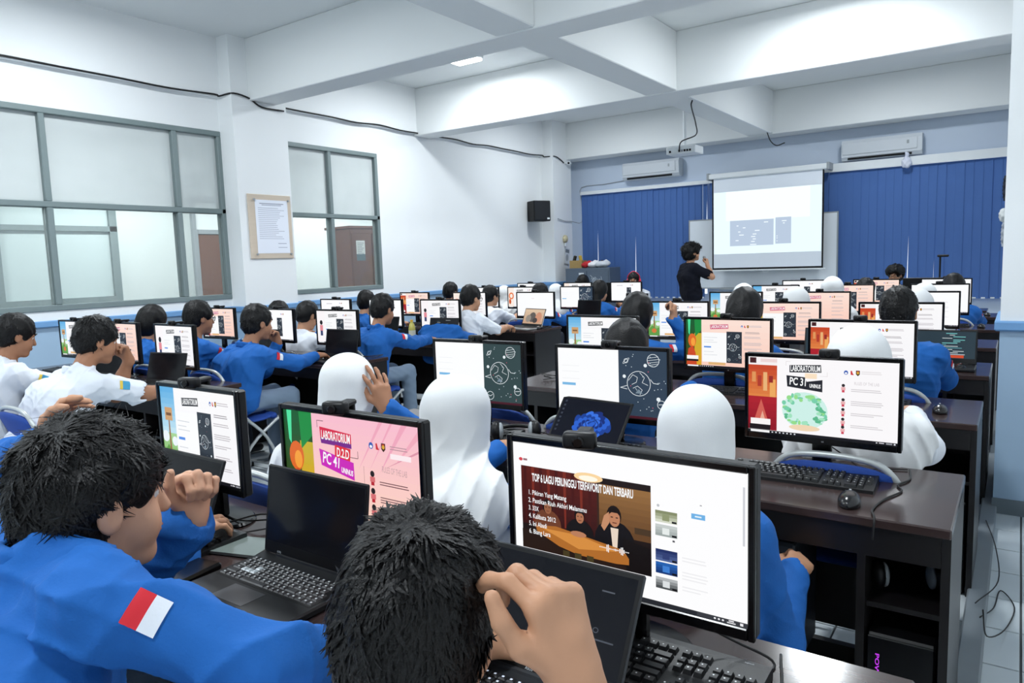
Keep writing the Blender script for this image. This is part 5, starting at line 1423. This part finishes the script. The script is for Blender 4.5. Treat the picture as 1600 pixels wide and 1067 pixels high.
# ------------------------------------------------------------------ monitors row by row: (bank, row, [(x, picture, webcam, keyboard)])
MON_R = [[(-1.905, 'd2d'), (-1.285, 'pc41'), (-0.575, 'top6')],
         [(-1.94, 'space_green'), (-1.287, 'space_blue'), (-0.524, 'pc31')],
         [(-2.04, 'sky'), (-1.283, 'green'), (-0.625, 'red')],
         [(-2.11, 'sky'), (-1.335, 'peach'), (-0.617, 'red')],
         [(-2.105, 'skyfull'), (-1.386, 'peachfull'), (-0.61, 'white_list')],
         [(-2.116, 'sky'), (-1.41, 'redpeach'), (-0.615, 'white_list')],
         [(-2.15, 'white_form'), (-1.35, 'redpeach'), (-0.66, 'white')]]
MON_L = [[(-5.94, 'sky'), (-5.27, 'green'), (-4.565, 'doll')],
         [(-6.14, 'redpeach'), (-5.28, 'white_form'), (-4.51, 'doll')],
         [(-6.05, 'white_form'), (-5.3, 'white'), (-4.57, 'doll')],
         [(-6.14, 'redpeach'), (-5.27, 'orange'), (-4.35, 'white_mark')],
         [(-6.07, 'white'), (-5.43, 'orange'), (-4.6, 'space_blue')],
         [(-6.2, 'white_list'), (-5.36, 'orange'), (-4.57, 'white_form')]]
YM = {'R': [2.48+1.345*(n-1) for n in range(7)], 'L': [2.60+1.345*n for n in range(6)]}
YM['R'][0] = 1.135; YM['R'] = [1.135+1.345*n for n in range(7)]
for bank, tab in (('R', MON_R), ('L', MON_L)):
    for r, row in enumerate(tab):
        for s, (x, kind) in enumerate(row):
            y = YM[bank][r]; wh = where(bank, r, s)
            ww, hh, zb, rz = 0.485, 0.295, 0.848, random.uniform(-0.04, 0.04)
            if (bank, r) == ('R', 0): rz = (0.0, 0.0, 0.0)[s]
            if (bank, r, s) == ('R', 0, 0): ww, hh, zb = 0.40, 0.295, 0.865
            if (bank, r, s) == ('R', 1, 2): rz = 0.0
            monitor(x, y, kind, wh.replace(' of the ', ', '), rz, ww, hh, zb, logo=(bank, r, s) != ('R', 0, 0))
            wc = random.random() < 0.75 or r < 2
            if (bank, r, s) in (('R', 2, 0), ): wc = False
            if wc:
                dx = {('R', 0, 1): -0.03, ('R', 0, 2): -0.08, ('R', 1, 2): 0.03, ('R', 0, 0): -0.02}.get((bank, r, s), 0.0)
                webcam(x+dx, y+0.004, zb+hh-0.004, wh, rz+(0.35 if (bank, r) == ('R', 0) else 0))
            near = (bank, r, s) in (('R', 0, 2), ('R', 1, 2), ('R', 1, 1))
            if (bank, r, s) in (('R', 0, 1),): continue
            ky = y-0.09
            if (bank, r, s) == ('R', 1, 2): keyboard(-0.56, 2.392, wh, 0.03, True)
            elif (bank, r, s) == ('R', 0, 2): keyboard(-0.545, 1.125, wh, 0.0, True)
            else: keyboard(x+random.uniform(-0.02, 0.05), ky, wh, random.uniform(-0.05, 0.05), near)
            if (bank, r, s) == ('R', 1, 2): mouse(-0.38, 2.2, wh, 0.1)
            elif bank == 'R' and s == 2: mouse(-0.27, ROWS['R'][r]+0.2, wh, 0.1)
            elif not (bank == 'R' and r == 0): mouse(min(x+0.33, -4.19) if bank == 'L' else x+0.33, ky-0.03-(0.06 if bank == 'L' and s == 2 else 0), wh, random.uniform(-0.2, 0.2))

# ------------------------------------------------------------------ laptops
laptop(-1.365, 0.842, 'open black gaming laptop with blank screen and lit keys in front of the pink monitor', 0.0, 98, 'dark', 0.36, 0.235, 'wasd', 'LOQ', M_LAPD)
laptop(-0.67, 0.75, 'open grey laptop with dark screen in front of the video-page monitor', -0.0, 122, 'new', 0.345, 0.22, True, 'ASUS', M_LAP, True)
laptop(-1.93, 0.83, 'laptop half hidden behind the near-left student in the blue jacket', 0.0, 112, 'dark', 0.33, 0.22)
laptop(-1.375, 2.12, 'laptop with a blue flower wallpaper tilted back below the blue space monitor', -0.12, 128, 'flower', 0.33, 0.22)
laptop(-1.0, 4.86, 'laptop with code and a red button beside the peach monitor', 0.05, 105, 'code', 0.33, 0.22)
laptop(-0.36, 4.9, 'laptop with code beside the pillar-end monitor of the fourth row', 0.0, 103, 'code', 0.33, 0.22)
laptop(-5.15, 2.24, 'black laptop with dark screen before the leftmost student in white', 0.15, 110, 'dark', 0.33, 0.22)
laptop(-4.42, 2.24, 'black laptop used by the leaning student in white', 0.2, 105, 'dark', 0.33, 0.22)
laptop(-4.35, 3.6, 'large black laptop before the flag-sleeved student in the second window-side row', 0.05, 100, 'dark', 0.35, 0.24)
laptop(-4.42, 4.95, 'laptop showing a dark terminal under the student hands', 0.1, 103, 'term', 0.33, 0.22)
laptop(-4.38, 6.3, 'silver laptop showing a warm brown picture', -0.25, 112, 'warm', 0.33, 0.22, shell=mat('silver_laptop_shell', (170, 172, 172), 0.35, 0.4))
laptop(-4.36, 7.63, 'black laptop before the dark space-doodle monitor', 0.0, 100, 'dark', 0.33, 0.22)
laptop(-4.36, 8.98, 'grey laptop on the last window-side desk', 0.0, 100, 'dark', 0.34, 0.23)
laptop(-5.3, 3.6, 'thin black laptop in the middle of the second window-side row', 0.0, 105, 'dark', 0.32, 0.22)
laptop(-5.2, 4.96, 'thin black laptop in the middle of the third window-side row', 0.0, 103, 'dark', 0.32, 0.22)

# things on the near desk: tablet case, phone, cables
t = thing('laptop_sleeve', 'flat black laptop sleeve beside the gaming laptop', 'sleeve', (-1.66, 0.86, 0.753), 0.15)
MB().bx(-0.1, 0.1, -0.08, 0.1, 0, 0.02, 0.006).build('sleeve_body', M_BLACKG, t)
MB().bx(-0.09, 0.09, -0.081, -0.079, 0.008, 0.012).build('zip', M_GREYP, t)
t = thing('tablet', 'greyish glass tablet lying behind the gaming laptop', 'tablet', (-1.66, 1.08, 0.753), 0.3)
MB().bx(-0.09, 0.09, -0.06, 0.06, 0, 0.008, 0.004).build('tablet_body', M_BLACK, t)
MB().bx(-0.085, 0.085, -0.055, 0.055, 0.008, 0.0085).build('tablet_glass', mat('tablet_glass', (112, 122, 118), 0.08, var=0.02), t)
cable([(-1.95, 1.2, 0.765), (-1.8, 1.18, 0.77), (-1.65, 1.22, 0.785), (-1.5, 1.25, 0.76), (-1.4, 1.3, 0.76)], 'black cable looping behind the gaming laptop')
cable([(-1.85, 1.12, 0.76), (-1.7, 1.2, 0.8), (-1.55, 1.16, 0.77), (-1.42, 1.26, 0.757)], 'thin black cable crossing behind the gaming laptop')
cable([(-1.78, 1.08, 0.757), (-1.62, 1.26, 0.77), (-1.5, 1.2, 0.79), (-1.44, 1.3, 0.757)], 'black cord curling over the tablet')
cable([(-0.52, 1.16, 0.86), (-0.40, 1.21, 0.80), (-0.33, 1.24, 0.757), (-0.36, 1.12, 0.757), (-0.31, 1.02, 0.757), (-0.33, 0.9, 0.757)], 'black cable dropping beside the near keyboard')
cable([(-0.33, 1.28, 0.757), (-0.30, 1.15, 0.757), (-0.34, 1.05, 0.758), (-0.27, 0.92, 0.757)], 'second thin cable beside the near keyboard')
cable([(-0.275, 2.64, 0.756), (-0.262, 2.52, 0.757), (-0.285, 2.44, 0.757), (-0.268, 2.38, 0.757), (-0.30, 2.28, 0.757), (-0.315, 2.17, 0.757), (-0.30, 2.1, 0.756), (-0.302, 2.09, 0.70)], 'black cord lying across the desk right of the PC 31 keyboard', 0.003)
cable([(-0.52, 2.55, 0.84), (-0.46, 2.58, 0.79), (-0.40, 2.56, 0.757), (-0.36, 2.6, 0.757), (-0.28, 2.63, 0.757)], 'black cord under the PC 31 monitor')
cable([(-0.06, 2.7, 0.3), (-0.05, 2.9, 0.12), (0.0, 3.2, 0.02), (0.03, 3.45, 0.01), (-0.02, 3.6, 0.01), (-0.04, 3.4, 0.012), (-0.08, 3.2, 0.05)], 'black cable looping on the floor beside the pillar', 0.0025)
cable([(-0.1, 3.3, 0.06), (-0.03, 3.6, 0.05), (-0.05, 4.0, 0.06), (-0.1, 4.4, 0.05)], 'thin cable lying along the grey floor channel', 0.0025)
for k, (x, y) in enumerate(((-1.62, 2.3), (-1.55, 2.42), (-2.35, 3.7), (-1.7, 3.75), (-4.2, 4.0), (-4.25, 5.3), (-4.2, 6.6))):
    rr = random.Random(k)
    cable([(x+rr.uniform(-.1, .1), y+rr.uniform(-.08, .08), 0.757+rr.uniform(0, .03)) for _ in range(7)], 'tangled black cable, '+('on the second pillar-side desk by the headset', 'under the blue space monitor', 'at the aisle end of the third pillar-side desk', 'in the middle of the third pillar-side desk', 'at the aisle end of the second window-side desk', 'at the aisle end of the third window-side desk', 'at the aisle end of the fourth window-side desk')[k])

def headset(x, y, z, label, rz=0.0):
    t = thing('headset', label, 'headset', (x, y, z), rz)
    H_ = cached('headset', lambda: (MB().tube(bez([(-0.08, 0, 0.03), (-0.085, 0.06, 0.03), (-0.05, 0.12, 0.03), (0, 0.14, 0.03), (0.05, 0.12, 0.03), (0.085, 0.06, 0.03), (0.08, 0, 0.03)], 4), 0.008, 6).mesh('headband', M_BLACK, True),
        MB().ell((0, 0, 0), (0.024, 0.04, 0.042)).mesh('ear_cup', M_BLACK, True), MB().ell((0, 0, 0), (0.012, 0.034, 0.036)).mesh('ear_pad', M_GREYP, True)))
    obj('headband', H_[0], t)
    for s in (-1, 1): c_ = obj('ear_cup', H_[1], t, (s*0.08, 0, 0.042)); obj('ear_pad', H_[2], c_, (-s*0.018, 0, 0))
headset(-1.66, 2.36, 0.753, 'black headset lying on the desk behind the first veiled student', 0.6)
headset(-0.235, 2.28, 0.4985, 'grey-padded headset on the shelf under the PC 31 desk', 0.4)

def tower(x, y, label, glow=None, z=0.006):
    t = thing('computer_tower', label, 'computer', (x, y, z), 0, 'tower computers under the desks')
    MB().bx(-0.085, 0.085, 0, 0.38, 0, 0.40, 0.006).build('tower_case', M_BLACK, t)
    MB().bx(-0.083, 0.083, -0.008, 0, 0.005, 0.395, 0.003).build('front_panel', M_BLACKG, t)
    if glow:
        c = Canvas(400, 100); c.text(glow, 10, 80, 56, (196, 64, 232), 0.02, width=380)
        obj('lit_lettering', c.mesh('lit_lettering', 0.10, 0.018, M_SCREEN), t, (-0.055, -0.0095, 0.30), (0, math.pi/2, 0))
    else: MB().bx(-0.03, 0.03, -0.010, -0.008, 0.33, 0.345).build('front_ports', M_GREYP, t)
tower(-0.235, 2.15, 'black tower computer with purple lit lettering under the PC 31 desk', 'POWER')
M_TW2 = mat('grey_tower_plastic', (58, 64, 72), 0.45)
t = thing('computer_tower', 'grey tower computer hung under the middle of the PC 31 desk', 'computer', (-0.62, 2.2, 0.18), 0, 'tower computers under the desks')
MB().bx(-0.09, 0.09, 0, 0.3, 0, 0.42, 0.006).build('tower_case', M_TW2, t)
MB().bx(-0.088, 0.088, -0.008, 0, 0.005, 0.415, 0.003).build('front_panel', M_TW2, t)
c = Canvas(100, 50); c.rect(0, 0, 100, 50, (150, 156, 190)); c.rect(12, 20, 88, 30, (90, 94, 130))
obj('case_badge', c.mesh('case_badge', 0.045, 0.018, M_PAPER), t, (0.045, -0.0095, 0.36))
for r in range(2, 6): tower(-0.235, ROWS['R'][r]+0.04, 'black tower computer in the pillar-end bay, '+where('R', r))

# drink bottle on the third window-side desk
t = thing('drink_bottle', 'clear bottle with yellow drink and cap on the third window-side desk', 'bottle', (-4.72, 5.05, 0.753))
MB().lathe([(0.03, 0), (0.033, 0.01), (0.033, 0.13), (0.024, 0.165), (0.013, 0.185), (0.013, 0.2)], (0, 0, 0), 14).build('bottle_body', mat('yellow_drink', (186, 176, 84), 0.15, var=0.1), t, True)
MB().lathe([(0.0155, 0.19), (0.0155, 0.21)], (0, 0, 0), 12).build('cap', mat('amber_cap', (214, 170, 60), 0.4), t)
MB().lathe([(0.0335, 0.05), (0.0335, 0.11)], (0, 0, 0), 14).build('bottle_label', mat('bottle_label', (206, 206, 190), 0.6), t)

# ------------------------------------------------------------------ front of the room: teacher tables, microphone stand
def table(x0, x1, y0, y1, label):
    t = thing('teacher_table', label, 'table', (0, 0, 0.003))
    MB().bx(x0, x1, y0, y1, 0.70, 0.73, 0.004).build('tabletop', M_DESK, t)
    for xx in (x0+0.03, x1-0.03): MB().bx(xx-0.015, xx+0.015, y0+0.03, y1-0.03, 0, 0.70).build('side_panel', M_DESKB, t)
    MB().bx(x0+0.05, x1-0.05, y0+0.02, y0+0.04, 0.2, 0.70).build('modesty_panel', M_DESKB, t)
table(-6.0, -4.4, 9.72, 10.16, 'dark table of the seated man with red headphones')
table(-1.9, -0.3, 9.95, 10.4, 'dark table before the seated man at the blind')
t = thing('monitor', 'dark monitor seen from behind on the table of the man with headphones', 'monitor', (-5.22, 9.92, 0.733), math.pi)
b = obj('housing', monitor_meshes(0.42, 0.30)['housing'], t, (0, 0, 0.08)); obj('stand_neck', cached('stand', stand_meshes)['stand_neck'], t); obj('stand_base', cached('stand', stand_meshes)['stand_base'], t)
t = thing('microphone_stand', 'thin black stand with a flat microphone head before the right blind', 'microphone stand', (-0.84, 10.7, 0.003))
MB().lathe([(0.12, 0), (0.12, 0.012), (0.02, 0.02)], (0, 0, 0), 16).build('stand_foot', M_BLACK, t)
MB().tube([(0, 0, 0.02), (0, 0, 1.36)], 0.011, 8).build('pole', M_BLACK, t)
MB().box((0.03, 0, 1.37), (0.13, 0.05, 0.03), 0.01).build('microphone_head', M_BLACK, t)
t = thing('monitor', 'black monitor seen from behind at the far right table', 'monitor', (-0.95, 10.18, 0.733), math.pi)
obj('housing', cached(('mon', 0.485, 0.295), lambda: monitor_meshes(0.485, 0.295))['housing'], t, (0, 0, 0.09)); obj('stand_neck', cached('stand', stand_meshes)['stand_neck'], t); obj('stand_base', cached('stand', stand_meshes)['stand_base'], t)

# ------------------------------------------------------------------ the people
UP = dict(f=(0, 0.2, 1), n=(0, 1, 0))
def seat_chair(p, wh, yaw=0.0, back=0.0):
    t_, arms, hc, nb = p
    lean = 0.18
    x, y, _ = t_.location
    chair(x, y+back, yaw, 'blue folding chair of the student, '+wh if False else wh)

# nearest pupils, first row
p0 = person((-1.70, 0.70, 1.13), 'student in a blue jacket bent low, hand on the head, behind the near-left student', lean=0.25, hpitch=-0.5, res=0.007, seed=11, face=False, locks=1500, hlen=0.018,
            L=dict(w=(-0.02, -0.03, 1.115), f=(0.55, 0.1, 0.8), n=(-0.6, -0.3, 0.6), curl=(0.25, 0.25, 0.3, 0.35), pole=(-1, 0.1, -0.3)), Rr=dict(w=(-0.02, 0.26, 0.80), pole=(0.3, -0.4, -1)))
p1 = person((-1.30, 0.58, 1.225), 'near-left student in a blue jacket with flag patch, fist at the chin', lean=0.20, hyaw=-0.12, hpitch=-0.12, res=0.0045, seed=3, skin=2, hs=1.06, locks=9000, curl=0.6, hlen=0.026, lift=0.09, neck=0.195, shrug=0.04, fold=0.014, hair='short',
            L=dict(w=(-0.07, 0.205, 0.975), f=(0.05, 0.12, 1), n=(-1, 0.15, 0.1), curl=(0.98, 1.0, 1.02, 1.05), thumb=0.15, pole=(-0.35, 0.5, -1), cuff=0.06, cuffr=0.052),
            Rr=dict(w=(0.40, 0.27, 0.815), pole=(0.8, -0.6, -0.1), cuff=0.0, cuffr=0.04))
p2 = person((-0.555, 0.595, 1.185), 'nearest student seen from behind in a white shirt, hand at the temple', lean=0.18, hyaw=0.27, hpitch=-0.2, top='white', res=0.0045, seed=5, skin=0, hs=0.97, locks=12000, hlen=0.024, curl=0.2, lift=0.04, neck=0.25, nby=0.07,
            L=dict(w=(-0.2, 0.33, 0.81)),
            Rr=dict(w=(0.19, 0.015, 1.045), l1=0.25, l2=0.235, f=(-0.3, 0.02, 1), n=(1, -0.15, 0.35), curl=(0.55, 0.75, 0.9, 1.0), thumb=0.1, pole=(0.1, 0.15, -1)))
# second row
h1 = person((-2.05, 1.84, 1.15), 'white-veiled student holding her head, behind the pink PC 41 monitor', lean=0.16, hpitch=-0.25, hyaw=0.1, hair='hijab', female=True, flag=False, res=0.006, seed=2, face=False, skin=1,
            Rr=dict(w=(0.155, 0.03, 0.955), f=(-0.25, -0.08, 1), n=(1, -0.35, 0.25), curl=(0.16, 0.14, 0.18, 0.25), spread=0.2, pole=(0.4, 0.6, -1)),
            L=dict(w=(-0.15, 0.05, 0.95), f=(0.25, -0.05, 1), n=(-1, -0.3, 0.2), curl=(0.2, 0.2, 0.2, 0.2), pole=(-0.4, 0.6, -1)))
h2 = person((-1.39, 1.68, 1.135), 'white-veiled student before the dark green space monitor', lean=0.16, hpitch=-0.2, hyaw=-0.25, hair='hijab', female=True, res=0.006, seed=4, flag=False, face=False)
h3 = person((-0.68, 1.80, 1.135), 'white-veiled student facing the PC 31 monitor, arm by her side', lean=0.16, hpitch=-0.2, hair='hijab', female=True, res=0.006, seed=6, flag=False, drop=0.34, wide=0.72, face=False,
            Rr=dict(w=(0.2, 0.19, 0.60), pole=(0.1, -1, -0.5), f=(0, 1, 0.1), n=(0.5, 0, 1)))
# third row
h4 = person((-0.48, 2.92, 1.195), 'white-veiled student right behind the PC 31 monitor, white shirt', lean=0.14, hpitch=-0.15, hair='hijab', female=True, res=0.008, seed=7, top='veilshirt', face=False, hs=1.16, wide=1.25)
b3 = person((-1.49, 3.05, 1.165), 'student with short dark bob behind the blue space monitor', lean=0.16, hpitch=-0.2, hair='bun', female=True, res=0.008, seed=8, face=False)
# fourth row
person((-2.05, 4.36, 1.222), 'student in blue with raised fist and long tied hair, fourth pillar-side row', lean=0.18, hpitch=-0.15, hair='long', female=True, res=0.009, seed=10, Rr=dict(w=(0.2, 0.1, 1.07), f=(0.05, 0.3, 1), n=(0.6, 0.3, 0.2), curl=(0.8, 0.85, 0.9, 0.9), pole=(0.6, 0.3, -1)))
person((-1.35, 4.36, 1.245), 'student with round dark hair in the middle of the fourth pillar-side row', lean=0.14, hpitch=-0.3, hair='bun', res=0.009, seed=12, hs=1.05)
person((-0.52, 4.30, 1.268), 'tall student with cropped hair in blue, fourth pillar-side row', lean=0.1, hpitch=-0.12, res=0.009, seed=13, locks=1200, hlen=0.012)
# further pillar-side rows
person((-1.34, 5.55, 1.22), 'white-veiled student at the middle of the fifth pillar-side row', lean=0.15, hair='hijab', female=True, res=0.011, seed=14, face=False)
person((-0.55, 5.5, 1.202), 'white-veiled student at the pillar end of the fifth row', lean=0.15, hair='hijab', female=True, res=0.011, seed=15, face=False)
person((-2.1, 6.75, 1.2), 'white-veiled student at the aisle end of the sixth pillar-side row', lean=0.15, hair='hijab', female=True, res=0.011, seed=16, face=False)
person((-1.37, 6.95, 1.245), 'white-veiled student at the middle of the sixth pillar-side row', lean=0.15, hair='hijab', female=True, res=0.011, seed=17, face=False)
person((-0.65, 6.95, 1.182), 'white-veiled student at the pillar end of the sixth row', lean=0.15, hair='hijab', female=True, res=0.011, seed=18, face=False)
person((-1.3, 8.2, 1.18), 'dark-haired student at the middle of the seventh pillar-side row', lean=0.15, res=0.011, seed=19)
person((-0.53, 8.3, 1.192), 'dark-haired student at the pillar end of the seventh row', lean=0.15, hair='bun', res=0.011, seed=20)
# window-side block
w1 = person((-5.02, 1.86, 1.25), 'student in a white shirt at the left edge looking down', lean=0.2, hpitch=-0.35, hyaw=-0.1, top='white', res=0.008, seed=21, skin=1, locks=900, hlen=0.014, badge=True)
w2 = person((-4.20, 1.95, 1.242), 'leaning student in a white shirt with sleeve badge, hand at the mouth', lean=0.34, hpitch=-0.3, hyaw=-0.15, top='white', res=0.0065, seed=22, skin=1, locks=1800, hlen=0.024, badge=True,
            L=dict(w=(-0.02, 0.17, 0.985), f=(0.0, -0.35, 1), n=(-0.2, 1, 0.3), curl=(0.7, 0.75, 0.8, 0.85), pole=(-0.3, 0.4, -1)), Rr=dict(w=(0.17, 0.42, 0.80), pole=(0.6, -0.3, -0.9)))
person((-5.92, 3.2, 1.19), 'dark-haired student in white collar at the wall end of the second window-side row', lean=0.18, hpitch=-0.4, res=0.009, seed=23, hair='bun')
person((-5.16, 3.16, 1.25), 'student with glasses in blue, flag patch, second window-side row', lean=0.16, hyaw=-0.15, res=0.009, seed=24, skin=1, glasses=True, locks=900, hlen=0.013)
w5 = person((-4.52, 3.22, 1.222), 'student in blue resting an arm on the desk end, second window-side row', lean=0.24, hyaw=-0.1, hpitch=-0.2, res=0.008, seed=25, skin=1, locks=1000, hlen=0.016, L=dict(w=(-0.03, 0.18, 0.93), f=(0.0, -0.3, 1), n=(-0.2, 1, 0.3), curl=(0.7,)*4, pole=(-0.3, 0.4, -1)), Rr=dict(w=(0.13, 0.40, 0.81)))
person((-6.1, 4.6, 1.15), 'low dark-haired student at the wall end of the third window-side row', lean=0.2, hpitch=-0.4, res=0.011, seed=26)
person((-5.44, 4.42, 1.162), 'student in a white shirt bent low, middle of the third window-side row', lean=0.2, hpitch=-0.45, top='white', res=0.010, seed=27)
w8 = person((-4.47, 4.44, 1.23), 'student in blue typing on a laptop at the aisle, full body on the chair', lean=0.24, hpitch=-0.28, res=0.008, seed=28, skin=1, locks=1000, hlen=0.014, Rr=dict(w=(0.13, 0.46, 0.80)), L=dict(w=(-0.1, 0.44, 0.80)))
person((-6.05, 5.76, 1.2), 'student in blue at the wall end of the fourth window-side row', lean=0.18, res=0.011, seed=29)
w10 = person((-4.5, 5.7, 1.25), 'student with glasses in a white shirt, fourth window-side row', lean=0.2, hyaw=-0.2, hpitch=-0.2, top='white', glasses=True, res=0.009, seed=30, locks=700, hlen=0.012)
person((-6.07, 7.27, 1.23), 'dark-haired student in blue at the wall end of the fifth window-side row', lean=0.18, res=0.011, seed=31)
person((-5.46, 7.32, 1.18), 'student with glasses in white, middle of the fifth window-side row', lean=0.18, hyaw=-0.25, top='white', glasses=True, res=0.010, seed=32)
person((-4.68, 7.27, 1.2), 'student with glasses at the aisle end of the fifth window-side row', lean=0.18, hyaw=-0.15, res=0.010, glasses=True, seed=33)
person((-5.95, 8.3, 1.14), 'white-veiled student at the wall end of the sixth window-side row', lean=0.15, hair='hijab', female=True, res=0.011, seed=34, face=False)
person((-5.22, 8.5, 1.15), 'white-veiled student at the middle of the sixth window-side row', lean=0.15, hair='hijab', female=True, res=0.011, seed=35, face=False)
person((-4.53, 8.48, 1.17), 'student in blue with a long dark ponytail, last window-side row', lean=0.2, hyaw=-0.3, hair='long', female=True, res=0.010, seed=36)
person((-5.88, 10.4, 1.2), 'dark-haired person sitting low by the grey steel cabinet', yaw=math.pi, lean=0.15, res=0.011, seed=37, hair='bun')
# front of the room
person((-4.97, 10.42, 1.245), 'seated man with red headphones and glasses in a white shirt by the blind', yaw=math.pi+0.3, lean=0.12, top='white', res=0.010, seed=38, glasses=True, headset=(206, 40, 70), flag=False)
person((-1.34, 10.62, 1.25), 'seated man with glasses in dark clothes before the right blind', yaw=math.pi-0.15, lean=0.1, top='black', hair='curly', hs=0.92, res=0.010, seed=39, glasses=True, flag=False)
ps = person((-4.02, 10.45, 1.645), 'standing man in black with bushy hair holding a microphone to his mouth', yaw=-0.75, lean=0.02, stand=True, top='black', hair='curly', res=0.009, seed=40, hpitch=0.05, locks=2500, hlen=0.035, curl=0.8, flag=False,
            Rr=dict(w=(0.10, 0.19, 1.33), f=(-0.25, 0.1, 0.6), n=(0.7, 0.7, 0.2), curl=(0.9, 0.9, 0.9, 0.9), thumb=0.8, pole=(0.8, -0.2, -0.8)),
            L=dict(w=(-0.22, 0.08, 0.80), f=(0, 0.1, -1), n=(-1, 0, 0), pole=(-0.3, -1, 0)))
t_, arms, hc, nb = ps
W = arms[1][3]; Mw = Matrix.Translation((-4.02, 10.45, 0.004)) @ Matrix.Rotation(-0.75, 4, 'Z')
a_ = Mw @ Vector(tuple(W+V3(-0.035, 0.03, 0.02))); b_ = Mw @ Vector(tuple(W+V3(-0.06, -0.03, 0.13)))
mk = thing('microphone', 'black hand microphone held by the standing man', 'microphone', tuple(a_))
MB().tube([(0, 0, 0), tuple((b_-a_)*0.75)], 0.014, 8).build('handle', M_BLACK, mk, True)
MB().ell(tuple((b_-a_)*0.85), (0.024, 0.024, 0.026)).build('grille', M_GREYP, mk, True)

# blue jacket hung round the chair of the student in white
q = SDF()
q.cone((-0.19, -0.23, 0.72), (0.19, -0.23, 0.72), 0.05, k=0.05); q.cone((-0.2, -0.22, 0.66), (-0.2, 0.05, 0.6), 0.06, 0.05, k=0.05); q.cone((0.2, -0.22, 0.66), (0.22, 0.05, 0.6), 0.06, 0.05, k=0.05); q.cone((-0.15, -0.26, 0.6), (0.15, -0.26, 0.6), 0.07, k=0.08); q.cone((-0.13, -0.27, 0.45), (0.13, -0.27, 0.45), 0.06, k=0.08)
q.disp = folds(77, 0.012)
o = obj('draped_jacket', q.mesh('draped_jacket', M_JACKET, 0.010), None, (-4.48, 5.42, 0.14)); tag(o, 'blue jacket draped over the chair of the student in white with glasses', 'jacket')

# ------------------------------------------------------------------ chairs
people_seats = [(o.location.x, o.location.y, o.rotation_euler.z, o['label']) for o in list(COL.objects) if o.name.startswith('person') and o.parent is None and 'standing' not in o['label']]
for x, y, rz, lb in people_seats:
    c_, s_ = math.cos(rz), math.sin(rz)
    lean = 0.20
    key = lb.split(',')[0]
    chair(x+s_*lean, y-c_*lean, rz, 'blue folding chair under the '+' '.join(key.split()[:11]))
chair(-2.0, 2.95, 0.0, 'empty blue folding chair before the third pillar-side row, aisle end')
chair(-4.36, 1.30, 0.12, 'empty blue folding chair at the left edge of the view')
